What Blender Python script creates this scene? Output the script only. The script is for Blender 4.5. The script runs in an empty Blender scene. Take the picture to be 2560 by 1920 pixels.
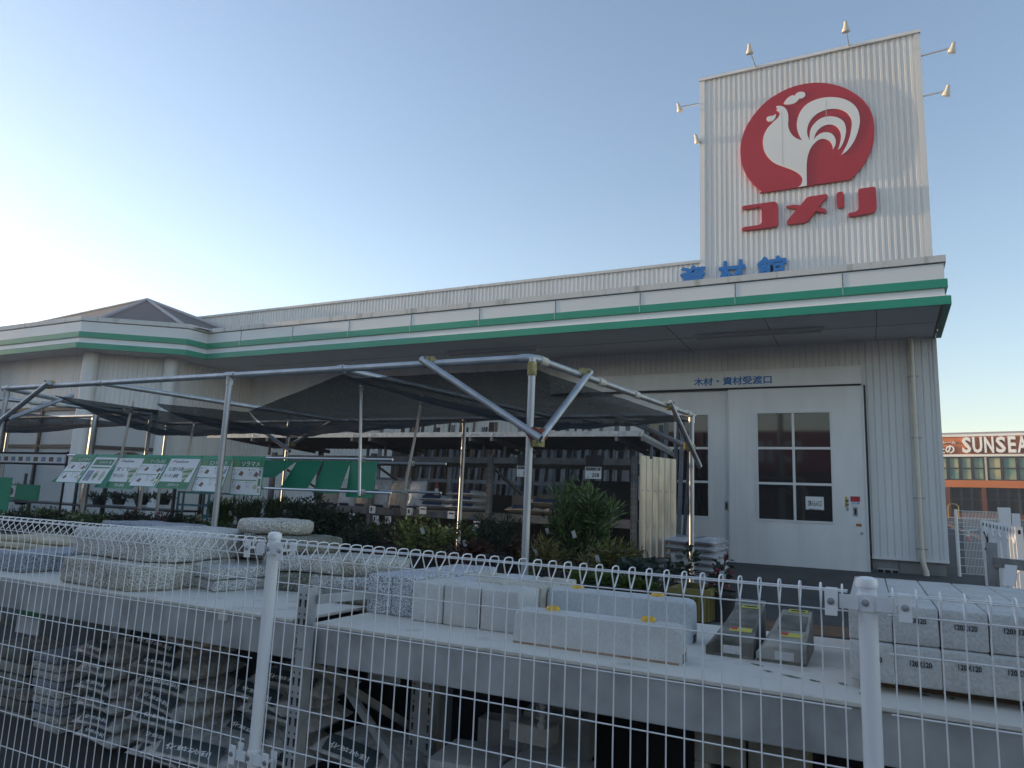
import bpy, bmesh, math, random
from mathutils import Vector, Matrix
random.seed(7)
sc = bpy.context.scene
COL = sc.collection
# ------------------------------------------------------------------ camera, sky, sun, exposure
FPX, YAW, PITCH, ROLL, EYE = 1768.94, -0.467903, 0.164846, 0.0419788, Vector((0, 0, 1.5))
W_ = Vector((math.sin(YAW)*math.cos(PITCH), math.cos(YAW)*math.cos(PITCH), math.sin(PITCH)))
r_ = Vector((math.cos(YAW), -math.sin(YAW), 0)); u_ = r_.cross(W_)
R_ = r_*math.cos(ROLL) + u_*math.sin(ROLL)
U_ = -r_*math.sin(ROLL) + u_*math.cos(ROLL)
cd = bpy.data.cameras.new('camera'); cam = bpy.data.objects.new('camera', cd); COL.objects.link(cam)
cam.matrix_world = Matrix(((R_.x, U_.x, -W_.x, EYE.x), (R_.y, U_.y, -W_.y, EYE.y), (R_.z, U_.z, -W_.z, EYE.z), (0, 0, 0, 1)))
cd.sensor_fit = 'HORIZONTAL'; cd.sensor_width = 36; cd.lens = FPX/2560*36
cd.clip_start = 0.05; cd.clip_end = 2000
sc.camera = cam
SUN_AZ, SUN_EL = math.radians(-94), math.radians(6.5)      # azimuth from +Y (negative: to the left)
world = bpy.data.worlds.new('World'); sc.world = world; world.use_nodes = True
wn = world.node_tree.nodes; bg = wn['Background']
sky = wn.new('ShaderNodeTexSky'); sky.sky_type = 'NISHITA'; sky.sun_disc = False
sky.sun_elevation = SUN_EL; sky.sun_rotation = SUN_AZ
sky.air_density = 1.0; sky.dust_density = .25; sky.ozone_density = 2.2; sky.altitude = 0
tint = wn.new('ShaderNodeMixRGB'); tint.blend_type = 'MULTIPLY'; tint.inputs[0].default_value = 1; tint.inputs[2].default_value = (1.17, .92, .83, 1)   # evening air, a little rosier than the model
world.node_tree.links.new(sky.outputs[0], tint.inputs[1]); world.node_tree.links.new(tint.outputs[0], bg.inputs[0]); bg.inputs[1].default_value = 0.15
sd = bpy.data.lights.new('sun', 'SUN'); sun = bpy.data.objects.new('sun', sd); COL.objects.link(sun)
sd.energy = 2.1; sd.angle = math.radians(0.6); sd.color = (1.0, 0.72, 0.42)
to_sun = Vector((math.sin(SUN_AZ)*math.cos(SUN_EL), math.cos(SUN_AZ)*math.cos(SUN_EL), math.sin(SUN_EL)))
sun.rotation_euler = to_sun.to_track_quat('Z', 'Y').to_euler(); sun.location = (0, 0, 30)
sc.view_settings.view_transform = 'Standard'; sc.view_settings.look = 'None'
sc.view_settings.exposure = 1.7; sc.view_settings.gamma = 1.0

# ------------------------------------------------------------------ measuring the photograph: rays through its pixels
def ray(x, y): return R_*((x-1280)/FPX) - U_*((y-960)/FPX) + W_
def PY(x, y, Y): r = ray(x, y); return EYE + r*(Y/r.y)
def PZ(x, y, Z): r = ray(x, y); return EYE + r*((Z-1.5)/r.z)
def gz(Y):
    pts = [(-400, 0.02), (2.0, 0.06), (4.0, 0.10), (14.05, 0.576), (58, 1.68), (900, 1.70)]
    for (a, za), (b, zb) in zip(pts, pts[1:]):
        if Y <= b: return za + (zb-za)*(Y-a)/(b-a)
    return 1.7
def PG(x, y):
    r = ray(x, y); t = 1.0
    for _ in range(4000):
        p = EYE + r*t
        if p.z <= gz(p.y): return Vector((p.x, p.y, gz(p.y)))
        t += .02
    return p
def crop(ox, oy, s): return lambda a, b: (ox+a*s, oy+b*s)
cL, cM, cN, cO = crop(0, 1260, .3979), crop(640, 1260, .3979), crop(1240, 1260, .3978), crop(1840, 1260, .3978)
c3, c2, c4 = crop(1900, 800, .39783), crop(1360, 800, .42190), crop(0, 700, .38585)
cP = crop(140, 1100, 1/3.4563)

# ------------------------------------------------------------------ mesh builder
def origin_of(o):
    v = Vector((0, 0, 0))
    while o is not None:
        v += o.location; o = o.parent
    return v
class MB:
    def __init__(s): s.v = []; s.f = []
    def add(s, vs, fs):
        n = len(s.v); s.v += [Vector(a) for a in vs]; s.f += [tuple(i+n for i in f) for f in fs]; return s
    def box(s, x0, x1, y0, y1, z0, z1):
        return s.add([(x0,y0,z0),(x1,y0,z0),(x1,y1,z0),(x0,y1,z0),(x0,y0,z1),(x1,y0,z1),(x1,y1,z1),(x0,y1,z1)],
                     [(3,2,1,0),(4,5,6,7),(0,1,5,4),(1,2,6,5),(2,3,7,6),(3,0,4,7)])
    def bar(s, p, q, w, h, up=(0, 0, 1)):
        p, q = Vector(p), Vector(q); d = (q-p).normalized(); up = Vector(up)
        if abs(d.dot(up)) > .98: up = Vector((1, 0, 0))
        a = d.cross(up).normalized()*w/2; b = a.cross(d).normalized()*h/2
        vs = [p-a-b, p+a-b, p+a+b, p-a+b, q-a-b, q+a-b, q+a+b, q-a+b]
        return s.add(vs, [(3,2,1,0),(4,5,6,7),(0,1,5,4),(1,2,6,5),(2,3,7,6),(3,0,4,7)])
    def tube(s, pts, r, n=8, cap=True):
        pts = [Vector(p) for p in pts]; rs = r if isinstance(r, (list, tuple)) else [r]*len(pts)
        base = len(s.v); prev = None
        for i, p in enumerate(pts):
            d = ((pts[min(i+1, len(pts)-1)]-p).normalized() + (p-pts[max(i-1, 0)]).normalized())
            d = d.normalized() if d.length > 1e-6 else Vector((0, 0, 1))
            if prev is None:
                ref = Vector((0, 0, 1)) if abs(d.z) < .9 else Vector((1, 0, 0)); a = d.cross(ref).normalized()
            else:
                a = prev - d*prev.dot(d); a = a.normalized()
            prev = a; b = d.cross(a)
            for k in range(n):
                t = 2*math.pi*k/n; s.v.append(p + (a*math.cos(t)+b*math.sin(t))*rs[i])
        for i in range(len(pts)-1):
            for k in range(n):
                k2 = (k+1) % n
                s.f.append((base+i*n+k, base+i*n+k2, base+(i+1)*n+k2, base+(i+1)*n+k))
        if cap:
            s.f.append(tuple(base+k for k in reversed(range(n)))); s.f.append(tuple(base+(len(pts)-1)*n+k for k in range(n)))
        return s
    def prism(s, poly, d):
        """closed outline of 3-D points pushed along vector d"""
        d = Vector(d); n = len(poly); a = [Vector(p) for p in poly]; b = [p+d for p in a]
        return s.add(a+b, [tuple(range(n)), tuple(reversed(range(n, 2*n)))] + [(i, n+i, n+(i+1) % n, (i+1) % n) for i in range(n)])
    def lathe(s, prof, c, n=20, axis=None):
        """profile (r,z) turned about a vertical (or given) axis through c"""
        c = Vector(c); ax = Vector(axis).normalized() if axis else Vector((0, 0, 1))
        ref = Vector((1, 0, 0)) if abs(ax.x) < .9 else Vector((0, 1, 0)); a = ax.cross(ref).normalized(); b = ax.cross(a)
        base = len(s.v)
        for r, z in prof:
            for k in range(n):
                t = 2*math.pi*k/n; s.v.append(c + ax*z + (a*math.cos(t)+b*math.sin(t))*r)
        for i in range(len(prof)-1):
            for k in range(n):
                k2 = (k+1) % n; s.f.append((base+i*n+k, base+i*n+k2, base+(i+1)*n+k2, base+(i+1)*n+k))
        if prof[0][0] > 1e-5: s.f.append(tuple(base+k for k in reversed(range(n))))
        if prof[-1][0] > 1e-5: s.f.append(tuple(base+(len(prof)-1)*n+k for k in range(n)))
        return s
    def quad(s, a, b, c, d): return s.add([a, b, c, d], [(0, 1, 2, 3)])
    def sheet(s, a, b, c, d, th):
        a, b, c, d = map(Vector, (a, b, c, d)); n = (b-a).cross(d-a).normalized()*th
        return s.prism([a, b, c, d], n)
    def text(s, body, p0, ux, uz, w, h, depth=.002, bold=0.0, heavy=0.0):
        """lettering fitted in a box w x h whose lower left corner is p0, standing out along ux x uz"""
        cu = bpy.data.curves.new('lettering', 'FONT'); cu.body = body; cu.extrude = .01; cu.offset = bold; cu.resolution_u = 2
        to = bpy.data.objects.new('lettering', cu); COL.objects.link(to)
        me = bpy.data.meshes.new_from_object(to.evaluated_get(bpy.context.evaluated_depsgraph_get()))
        xs = [v.co.x for v in me.vertices]; ys = [v.co.y for v in me.vertices]
        x0, x1, y0, y1 = min(xs), max(xs), min(ys), max(ys); p0 = Vector(p0); ux = Vector(ux).normalized(); uz = Vector(uz).normalized()
        nn = ux.cross(uz)
        vs = [p0 + ux*((v.co.x-x0)/(x1-x0)*w) + uz*((v.co.y-y0)/(y1-y0)*h) + nn*(depth if v.co.z > 0 else 0) for v in me.vertices]
        s.add(vs, [tuple(p.vertices) for p in me.polygons])
        if heavy:
            for k in range(8):
                t = k*math.pi/4; sh = ux*math.cos(t)*heavy*w+uz*math.sin(t)*heavy*w+nn*(.0004*(k+1))
                s.add([v+sh for v in vs], [tuple(p.vertices) for p in me.polygons])
        bpy.data.objects.remove(to); bpy.data.curves.remove(cu); bpy.data.meshes.remove(me)
        return s
    def build(s, name, mat, parent=None, smooth=False, bevel=0, seg=2, origin=None, fix=False):
        me = bpy.data.meshes.new(name)
        if parent is not None: o0 = origin_of(parent)
        elif origin is not None: o0 = Vector(origin)
        else:
            xs = [v.x for v in s.v]; ys = [v.y for v in s.v]; zs = [v.z for v in s.v]
            o0 = Vector(((min(xs)+max(xs))/2, (min(ys)+max(ys))/2, min(zs)))
        me.from_pydata([tuple(v-o0) for v in s.v], [], s.f)
        if bevel or fix:
            bm = bmesh.new(); bm.from_mesh(me)
            if fix: bmesh.ops.remove_doubles(bm, verts=bm.verts, dist=1e-5); bmesh.ops.recalc_face_normals(bm, faces=bm.faces)
            if bevel:
                es = [e for e in bm.edges if len(e.link_faces) == 2 and e.calc_face_angle(0) > .6]
                bmesh.ops.bevel(bm, geom=es, offset=bevel, segments=seg, affect='EDGES', profile=.6, clamp_overlap=True)
            bm.to_mesh(me); bm.free()
        if smooth:
            for p in me.polygons: p.use_smooth = True
            if hasattr(me, 'set_sharp_from_angle'): me.set_sharp_from_angle(angle=math.radians(40))
        me.materials.append(mat); o = bpy.data.objects.new(name, me); COL.objects.link(o)
        if parent is not None: o.parent = parent
        else: o.location = o0
        return o
def tag(o, label, cat, group=None):
    o['label'] = label; o['category'] = cat
    if group: o['group'] = group
    return o
def thing(name, label, cat, loc, group=None):
    o = bpy.data.objects.new(name, None); COL.objects.link(o); o.location = loc; o.empty_display_size = .2
    return tag(o, label, cat, group)
def structure(o): o['kind'] = 'structure'; return o
def dup(root, loc, rotz=0.0, label=None, scale=None):
    def cp(o, par):
        c = o.copy(); COL.objects.link(c); c.parent = par
        for ch in list(o.children): cp(ch, c)
        return c
    r = cp(root, None); r.location = loc; r.rotation_euler = (0, 0, rotz)
    if scale: r.scale = scale
    if label: r['label'] = label
    return r

# ------------------------------------------------------------------ materials (all procedural)
def new_mat(name):
    m = bpy.data.materials.new(name); m.use_nodes = True; return m, m.node_tree.nodes, m.node_tree.links, m.node_tree.nodes['Principled BSDF']
def mat(name, c1, c2=None, rough=.6, metal=0.0, scale=6, stretch=(1, 1, 1), detail=6, bump=0.0, bscale=None, spec=.5, lo=.3, hi=.7, rough2=None, coat=0):
    m, N, Lk, B = new_mat(name)
    B.inputs['Roughness'].default_value = rough; B.inputs['Metallic'].default_value = metal; B.inputs['Specular IOR Level'].default_value = spec
    if coat: B.inputs['Coat Weight'].default_value = coat
    tc = N.new('ShaderNodeTexCoord'); mp = N.new('ShaderNodeMapping'); mp.inputs['Scale'].default_value = stretch
    oi = N.new('ShaderNodeObjectInfo'); ad = N.new('ShaderNodeVectorMath'); ad.operation = 'ADD'
    sc_ = N.new('ShaderNodeMath'); sc_.operation = 'MULTIPLY'; sc_.inputs[1].default_value = 31.0
    Lk.new(oi.outputs['Random'], sc_.inputs[0]); Lk.new(tc.outputs['Object'], ad.inputs[0]); Lk.new(sc_.outputs[0], ad.inputs[1]); Lk.new(ad.outputs[0], mp.inputs[0])
    nz = N.new('ShaderNodeTexNoise'); nz.inputs['Scale'].default_value = scale; nz.inputs['Detail'].default_value = detail; Lk.new(mp.outputs[0], nz.inputs['Vector'])
    rp = N.new('ShaderNodeValToRGB'); rp.color_ramp.elements[0].position = lo; rp.color_ramp.elements[1].position = hi
    rp.color_ramp.elements[0].color = (*c1, 1); rp.color_ramp.elements[1].color = (*(c2 or c1), 1)
    Lk.new(nz.outputs['Fac'], rp.inputs[0]); Lk.new(rp.outputs[0], B.inputs['Base Color'])
    if rough2 is not None:
        mr = N.new('ShaderNodeMapRange'); mr.inputs['To Min'].default_value = rough; mr.inputs['To Max'].default_value = rough2
        Lk.new(nz.outputs['Fac'], mr.inputs[0]); Lk.new(mr.outputs[0], B.inputs['Roughness'])
    if bump:
        n2 = N.new('ShaderNodeTexNoise'); n2.inputs['Scale'].default_value = bscale or scale*4; n2.inputs['Detail'].default_value = 4; Lk.new(ad.outputs[0], n2.inputs['Vector'])
        bp = N.new('ShaderNodeBump'); bp.inputs['Strength'].default_value = bump; bp.inputs['Distance'].default_value = .01
        Lk.new(n2.outputs['Fac'], bp.inputs['Height']); Lk.new(bp.outputs[0], B.inputs['Normal'])
    return m
def speckle(name, cols, scale=140, blot=None, rough=.75, bump=.35):
    """stone: fine grains of three tones with broad soft stains"""
    m, N, Lk, B = new_mat(name); B.inputs['Roughness'].default_value = rough
    tc = N.new('ShaderNodeTexCoord'); oi = N.new('ShaderNodeObjectInfo'); ad = N.new('ShaderNodeVectorMath'); ad.operation = 'ADD'
    ml = N.new('ShaderNodeMath'); ml.operation = 'MULTIPLY'; ml.inputs[1].default_value = 17.0
    Lk.new(oi.outputs['Random'], ml.inputs[0]); Lk.new(tc.outputs['Object'], ad.inputs[0]); Lk.new(ml.outputs[0], ad.inputs[1])
    n1 = N.new('ShaderNodeTexNoise'); n1.inputs['Scale'].default_value = scale; n1.inputs['Detail'].default_value = 2; Lk.new(ad.outputs[0], n1.inputs['Vector'])
    rp = N.new('ShaderNodeValToRGB'); e = rp.color_ramp.elements
    e[0].position = .36; e[0].color = (*cols[0], 1); e[1].position = .64; e[1].color = (*cols[2], 1)
    k = e.new(.5); k.color = (*cols[1], 1)
    Lk.new(n1.outputs['Fac'], rp.inputs[0])
    n2 = N.new('ShaderNodeTexNoise'); n2.inputs['Scale'].default_value = 7; n2.inputs['Detail'].default_value = 5; Lk.new(ad.outputs[0], n2.inputs['Vector'])
    mx = N.new('ShaderNodeMixRGB'); mx.blend_type = 'MULTIPLY'; r2 = N.new('ShaderNodeValToRGB')
    r2.color_ramp.elements[0].position = .35; r2.color_ramp.elements[0].color = (*(blot or (.7, .7, .68)), 1); r2.color_ramp.elements[1].position = .62; r2.color_ramp.elements[1].color = (1, 1, 1, 1)
    Lk.new(n2.outputs['Fac'], r2.inputs[0]); mx.inputs[0].default_value = 1; Lk.new(rp.outputs[0], mx.inputs[1]); Lk.new(r2.outputs[0], mx.inputs[2]); Lk.new(mx.outputs[0], B.inputs['Base Color'])
    n3 = N.new('ShaderNodeTexNoise'); n3.inputs['Scale'].default_value = scale*.5; n3.inputs['Detail'].default_value = 5; Lk.new(ad.outputs[0], n3.inputs['Vector'])
    bp = N.new('ShaderNodeBump'); bp.inputs['Strength'].default_value = bump; bp.inputs['Distance'].default_value = .01
    Lk.new(n3.outputs['Fac'], bp.inputs['Height']); Lk.new(bp.outputs[0], B.inputs['Normal'])
    return m
def leafmat(name, a, b, c=None):
    m, N, Lk, B = new_mat(name); B.inputs['Roughness'].default_value = .5
    g = N.new('ShaderNodeNewGeometry'); rp = N.new('ShaderNodeValToRGB'); e = rp.color_ramp.elements
    e[0].color = (*a, 1); e[1].color = (*b, 1)
    if c: k = e.new(.9); k.color = (*b, 1); e[-1].color = (*c, 1)
    Lk.new(g.outputs['Random Per Island'], rp.inputs[0]); Lk.new(rp.outputs[0], B.inputs['Base Color'])
    if 'Transmission Weight' in B.inputs:
        tr = N.new('ShaderNodeBsdfTranslucent'); mx = N.new('ShaderNodeMixShader'); mx.inputs[0].default_value = .25
        Lk.new(rp.outputs[0], tr.inputs[0]); Lk.new(B.outputs[0], mx.inputs[1]); Lk.new(tr.outputs[0], mx.inputs[2]); Lk.new(mx.outputs[0], N['Material Output'].inputs[0])
    return m
M = {}
M['siding'] = mat('white_steel_siding', (.64, .65, .65), (.75, .76, .755), rough=.42, scale=1.2, stretch=(2, 2, .25), bump=.02)
M['siding_dirty'] = mat('weathered_coping_steel', (.33, .34, .30), (.57, .58, .575), rough=.5, scale=2.2, stretch=(2.5, 1, .3), lo=.30, hi=.44)
M['fascia'] = mat('white_enamel_panel', (.66, .68, .69), (.72, .74, .75), rough=.3, scale=.8, bump=.01)
M['green'] = mat('green_enamel_panel', (.002, .25, .15), (.002, .29, .18), rough=.3, scale=.9)
M['soffit'] = mat('grey_soffit_board', (.58, .585, .59), (.63, .635, .64), rough=.7, scale=1.5)
M['gap'] = mat('dark_joint', (.02, .02, .022), rough=.8)
M['door'] = mat('off_white_door_panel', (.70, .71, .70), (.81, .815, .81), rough=.4, scale=2.2, stretch=(1.6, 1, .35), bump=.03)
M['doortrim'] = mat('white_window_frame', (.72, .73, .73), rough=.35)
M['cream'] = mat('cream_plastic_pipe', (.56, .53, .44), (.62, .59, .51), rough=.4, scale=3)
M['glass'] = mat('dark_window_glass', (.012, .013, .015), rough=.04, spec=.8)
M['shopglass'] = mat('dim_shop_glass', (.008, .009, .01), (.03, .028, .02), rough=.25, scale=.8, spec=.15)
M['blind'] = mat('pale_blind_behind_glass', (.42, .45, .46), (.48, .51, .51), rough=.45, scale=.5, spec=.5)
M['concrete'] = mat('grey_concrete', (.26, .27, .27), (.38, .38, .37), rough=.85, scale=9, bump=.3, bscale=90)
M['foundation'] = mat('foundation_concrete', (.17, .175, .175), (.24, .24, .235), rough=.9, scale=4, bump=.2, bscale=60)
M['redsign'] = mat('crimson_sign_panel', (.36, .014, .026), (.41, .018, .032), rough=.42, scale=.8)
M['whitesign'] = mat('white_sign_panel', (.68, .70, .71), (.74, .76, .77), rough=.4, scale=.7)
M['blue'] = mat('blue_letter_paint', (.004, .15, .46), (.005, .17, .52), rough=.45)
M['galv'] = mat('galvanised_steel', (.30, .32, .33), (.46, .48, .49), rough=.5, metal=.75, scale=16, rough2=.38)
M['pipe'] = mat('galvanised_pipe', (.36, .38, .40), (.50, .52, .54), rough=.52, metal=.7, scale=9, stretch=(1, 1, .3), rough2=.4)
M['chrome'] = mat('bright_steel_tube', (.58, .60, .62), rough=.35, metal=.9)
M['clamp'] = mat('weathered_brass_clamp', (.16, .13, .045), (.40, .36, .17), rough=.55, metal=.6, scale=30)
M['rust'] = mat('rusty_red_clamp', (.14, .025, .014), (.24, .06, .035), rough=.7, metal=.3, scale=30)
M['ruststain'] = mat('pale_rust_stain', (.26, .17, .11), (.36, .27, .20), rough=.85, scale=20)
M['blackrubber'] = mat('black_rubber', (.012, .012, .013), rough=.7)
M['rackdark'] = mat('dark_rack_steel', (.085, .09, .095), (.16, .165, .17), rough=.65, metal=.2, scale=6)  # darker than the bench rack steel
M['rackgalv'] = mat('dull_zinc_rack_steel', (.28, .285, .28), (.50, .505, .495), rough=.6, metal=.15, scale=6, rough2=.5, bump=.05, bscale=40)
M['deck'] = mat('grey_painted_deck', (.48, .445, .39), (.62, .585, .52), rough=.6, scale=7, lo=.30, hi=.44, bump=.03)
M['whitepaint'] = mat('white_powder_coat', (.78, .78, .78), (.82, .82, .82), rough=.32, scale=4, coat=.2)
M['granite'] = speckle('pale_granite', ((.18, .18, .175), (.52, .515, .50), (.76, .755, .73)), 150, (.80, .79, .76), bump=.16)
M['granite_warm'] = speckle('weathered_granite', ((.20, .19, .165), (.48, .465, .425), (.68, .67, .63)), 140, (.72, .69, .60), bump=.22)
M['granite_blue'] = speckle('blue_grey_granite', ((.11, .125, .15), (.27, .295, .33), (.46, .49, .53)), 150, (.8, .8, .82), bump=.16)
M['granite_white'] = speckle('salt_and_pepper_granite', ((.10, .105, .115), (.46, .48, .51), (.74, .76, .78)), 170, (.85, .85, .86), bump=.15)
M['granite_dark'] = speckle('mossy_dark_granite', ((.07, .07, .055), (.19, .185, .15), (.33, .32, .28)), 150, (.6, .58, .45))
M['conc_light'] = speckle('pale_precast_concrete', ((.50, .495, .475), (.54, .535, .515), (.57, .565, .545)), 120, (.88, .875, .85), bump=.15)
M['conc_tan'] = speckle('sandy_precast_concrete', ((.42, .395, .33), (.51, .48, .41), (.57, .54, .465)), 80, (.82, .81, .78), bump=.15)
M['conc_blue'] = speckle('bluish_precast_concrete', ((.45, .465, .47), (.49, .505, .51), (.52, .535, .54)), 80, (.86, .87, .88), bump=.15)
M['conc_pit'] = speckle('pitted_precast_concrete', ((.44, .44, .425), (.50, .50, .485), (.53, .53, .515)), 120, (.86, .86, .845), bump=.5)
M['conc_stain'] = mat('stained_dark_concrete', (.06, .058, .045), (.22, .21, .175), rough=.9, scale=9, stretch=(1, 1, .35), bump=.4, bscale=60)
M['conc_stain2'] = mat('weathered_tan_concrete', (.17, .165, .14), (.38, .365, .315), rough=.9, scale=9, stretch=(1, 1, .4), bump=.4, bscale=60)
M['hoop'] = mat('faded_yellow_paint', (.36, .27, .08), rough=.5)
M['yellow'] = mat('yellow_reflector_plastic', (.65, .38, .01), rough=.4)
M['yellowsticker'] = mat('yellow_printed_sticker', (.44, .40, .05), (.52, .47, .08), rough=.5, scale=40)
M['ink'] = mat('black_print', (.015, .015, .016), rough=.6)
M['tagcard'] = mat('plant_tag_card', (.30, .31, .30), (.42, .43, .42), rough=.6, scale=60)
M['paper'] = mat('white_paper', (.76, .78, .78), rough=.6)
M['redsticker'] = mat('red_sticker', (.42, .012, .02), rough=.4)
M['orangesticker'] = mat('orange_sticker', (.40, .12, .03), rough=.5)
M['asphalt'] = mat('asphalt', (.030, .031, .033), (.060, .061, .063), rough=.9, scale=1.4, bump=.35, bscale=120)
M['line'] = mat('road_marking_paint', (.50, .50, .48), (.66, .66, .64), rough=.7, scale=10)
M['faded_orange'] = mat('faded_orange_ground_paint', (.11, .06, .03), (.17, .09, .04), rough=.8, scale=8)
M['linor'] = mat('orange_marking_paint', (.40, .14, .03), (.5, .2, .05), rough=.7, scale=10)
M['kerb'] = mat('kerb_concrete', (.35, .33, .29), (.45, .43, .38), rough=.9, scale=6)
M['roofb'] = mat('brown_slate_roof', (.070, .066, .066), (.11, .10, .10), rough=.7, scale=5, stretch=(.3, .3, 6))
M['roofcap'] = mat('grey_ridge_cap', (.27, .27, .29), rough=.5)
M['orange'] = mat('terracotta_cladding', (.42, .125, .03), (.47, .15, .04), rough=.6, scale=1)
M['brown'] = mat('brown_brick_pier', (.085, .025, .016), (.12, .04, .025), rough=.8, scale=5)
M['darkframe'] = mat('dark_aluminium_frame', (.022, .022, .024), rough=.4)
M['mural'] = mat('painted_glass_mural', (.05, .20, .19), (.40, .38, .22), rough=.2, scale=.55, detail=3, lo=.38, hi=.62)
M['cone'] = mat('red_cone_plastic', (.40, .03, .015), (.46, .045, .02), rough=.5)
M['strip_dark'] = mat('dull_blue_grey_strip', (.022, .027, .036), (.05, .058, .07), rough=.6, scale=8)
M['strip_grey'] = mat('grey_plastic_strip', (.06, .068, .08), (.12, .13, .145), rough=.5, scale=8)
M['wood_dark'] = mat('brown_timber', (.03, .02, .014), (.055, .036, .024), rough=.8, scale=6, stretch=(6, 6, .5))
M['wood'] = mat('lumber', (.10, .065, .04), (.16, .11, .07), rough=.8, scale=6, stretch=(6, 6, .5))
M['cardboard'] = mat('cardboard_boxes', (.20, .15, .12), (.24, .18, .15), rough=.85, scale=4)
M['bag_kraft'] = mat('kraft_paper_sack', (.30, .25, .19), (.42, .36, .29), rough=.7, scale=9, bump=.5, bscale=18)
M['bag_white'] = mat('white_plastic_sack', (.40, .40, .40), (.56, .56, .55), rough=.35, scale=14, bump=.6, bscale=30)
M['bag_navy'] = mat('navy_print_band', (.012, .03, .085), rough=.5)
M['bag_gravel'] = mat('clear_sack_of_gravel', (.36, .35, .335), (.68, .665, .635), rough=.34, scale=26, bump=.9, bscale=45, coat=.3)
M['bag_green'] = mat('dark_green_print_band', (.045, .065, .068), rough=.35)
M['film'] = mat('stretch_film_over_sacks', (.34, .345, .38), (.55, .56, .60), rough=.22, scale=5, stretch=(1, 1, 6), bump=.7, bscale=22, coat=.5)
M['sheetmetal'] = mat('bare_sheet_metal', (.22, .215, .205), (.34, .335, .32), rough=.38, metal=.6, scale=4, stretch=(2, 2, .6), rough2=.25, bump=.15, bscale=6)
M['polyroof'] = mat('grey_corrugated_roofing', (.10, .105, .11), (.15, .155, .16), rough=.5, metal=.3, scale=3)
M['greensheet'] = mat('green_poster_board', (.010, .26, .14), (.018, .30, .17), rough=.45, scale=3)
M['lime'] = mat('leaf_green_print', (.10, .26, .10), rough=.5)
M['postergreen'] = mat('poster_header_green', (.03, .20, .09), rough=.5)
M['posterwhite'] = mat('poster_white', (.72, .74, .75), rough=.35)
M['postergrey'] = mat('poster_caption_grey', (.35, .36, .37), rough=.5)
M['posterbrown'] = mat('poster_brown_picture', (.14, .07, .05), (.22, .13, .09), rough=.5, scale=30)
M['postertan'] = mat('poster_pale_vegetable', (.42, .44, .30), (.50, .50, .38), rough=.5, scale=30)
M['posterblue'] = mat('poster_blue_picture', (.16, .20, .30), (.3, .34, .42), rough=.5, scale=30)
M['cratey'] = mat('yellow_plastic_crate', (.15, .125, .03), (.20, .165, .04), rough=.5, scale=6)
M['teal'] = mat('teal_painted_steel', (.03, .14, .17), rough=.5)
M['pot'] = mat('dark_plastic_pot', (.015, .015, .016), (.03, .03, .03), rough=.6)
M['potred'] = mat('terracotta_pot', (.20, .05, .02), rough=.7)
M['stem'] = mat('brown_stem', (.05, .035, .022), (.09, .06, .04), rough=.9)
M['stone_tan'] = mat('cream_quartzite_slab', (.38, .32, .22), (.55, .50, .38), rough=.8, scale=7, bump=.3)
M['blackboard'] = mat('black_plastic_board', (.010, .010, .012), rough=.5)
M['cord'] = mat('white_cord', (.6, .6, .6), rough=.8)
M['lf_dark'] = leafmat('dark_leaves', (.010, .022, .010), (.030, .055, .022))
M['lf_mid'] = leafmat('olive_leaves', (.03, .06, .02), (.11, .18, .05), (.22, .27, .09))
M['lf_yel'] = leafmat('variegated_leaves', (.05, .075, .015), (.22, .24, .06), (.50, .50, .22))
M['lf_lime'] = leafmat('gold_conifer_leaves', (.04, .085, .012), (.12, .17, .02))
M['lf_red'] = leafmat('bronze_leaves', (.035, .018, .010), (.12, .04, .02), (.16, .09, .03))
M['lf_straw'] = leafmat('bamboo_leaves', (.06, .07, .015), (.22, .19, .05))
M['lf_grey'] = leafmat('bluish_round_leaves', (.015, .032, .026), (.045, .075, .055))
M['pink'] = leafmat('pink_petals', (.30, .03, .07), (.45, .12, .17))
M['petal'] = leafmat('white_and_yellow_petals', (.55, .5, .2), (.6, .6, .58))
def netmat():
    m, N, Lk, B = new_mat('black_shade_netting'); B.inputs['Base Color'].default_value = (.050, .062, .076, 1); B.inputs['Roughness'].default_value = .8
    tc = N.new('ShaderNodeTexCoord'); nz = N.new('ShaderNodeTexNoise'); nz.inputs['Scale'].default_value = 130; nz.inputs['Detail'].default_value = 3; Lk.new(tc.outputs['Object'], nz.inputs['Vector'])
    mr = N.new('ShaderNodeMapRange'); mr.inputs['From Min'].default_value = .45; mr.inputs['From Max'].default_value = .7; mr.inputs['To Min'].default_value = .10; mr.inputs['To Max'].default_value = .34
    Lk.new(nz.outputs['Fac'], mr.inputs[0]); tr = N.new('ShaderNodeBsdfTransparent'); mx = N.new('ShaderNodeMixShader')
    Lk.new(mr.outputs[0], mx.inputs[0]); Lk.new(B.outputs[0], mx.inputs[1]); Lk.new(tr.outputs[0], mx.inputs[2]); Lk.new(mx.outputs[0], N['Material Output'].inputs[0])
    return m
M['net'] = netmat()
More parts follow.
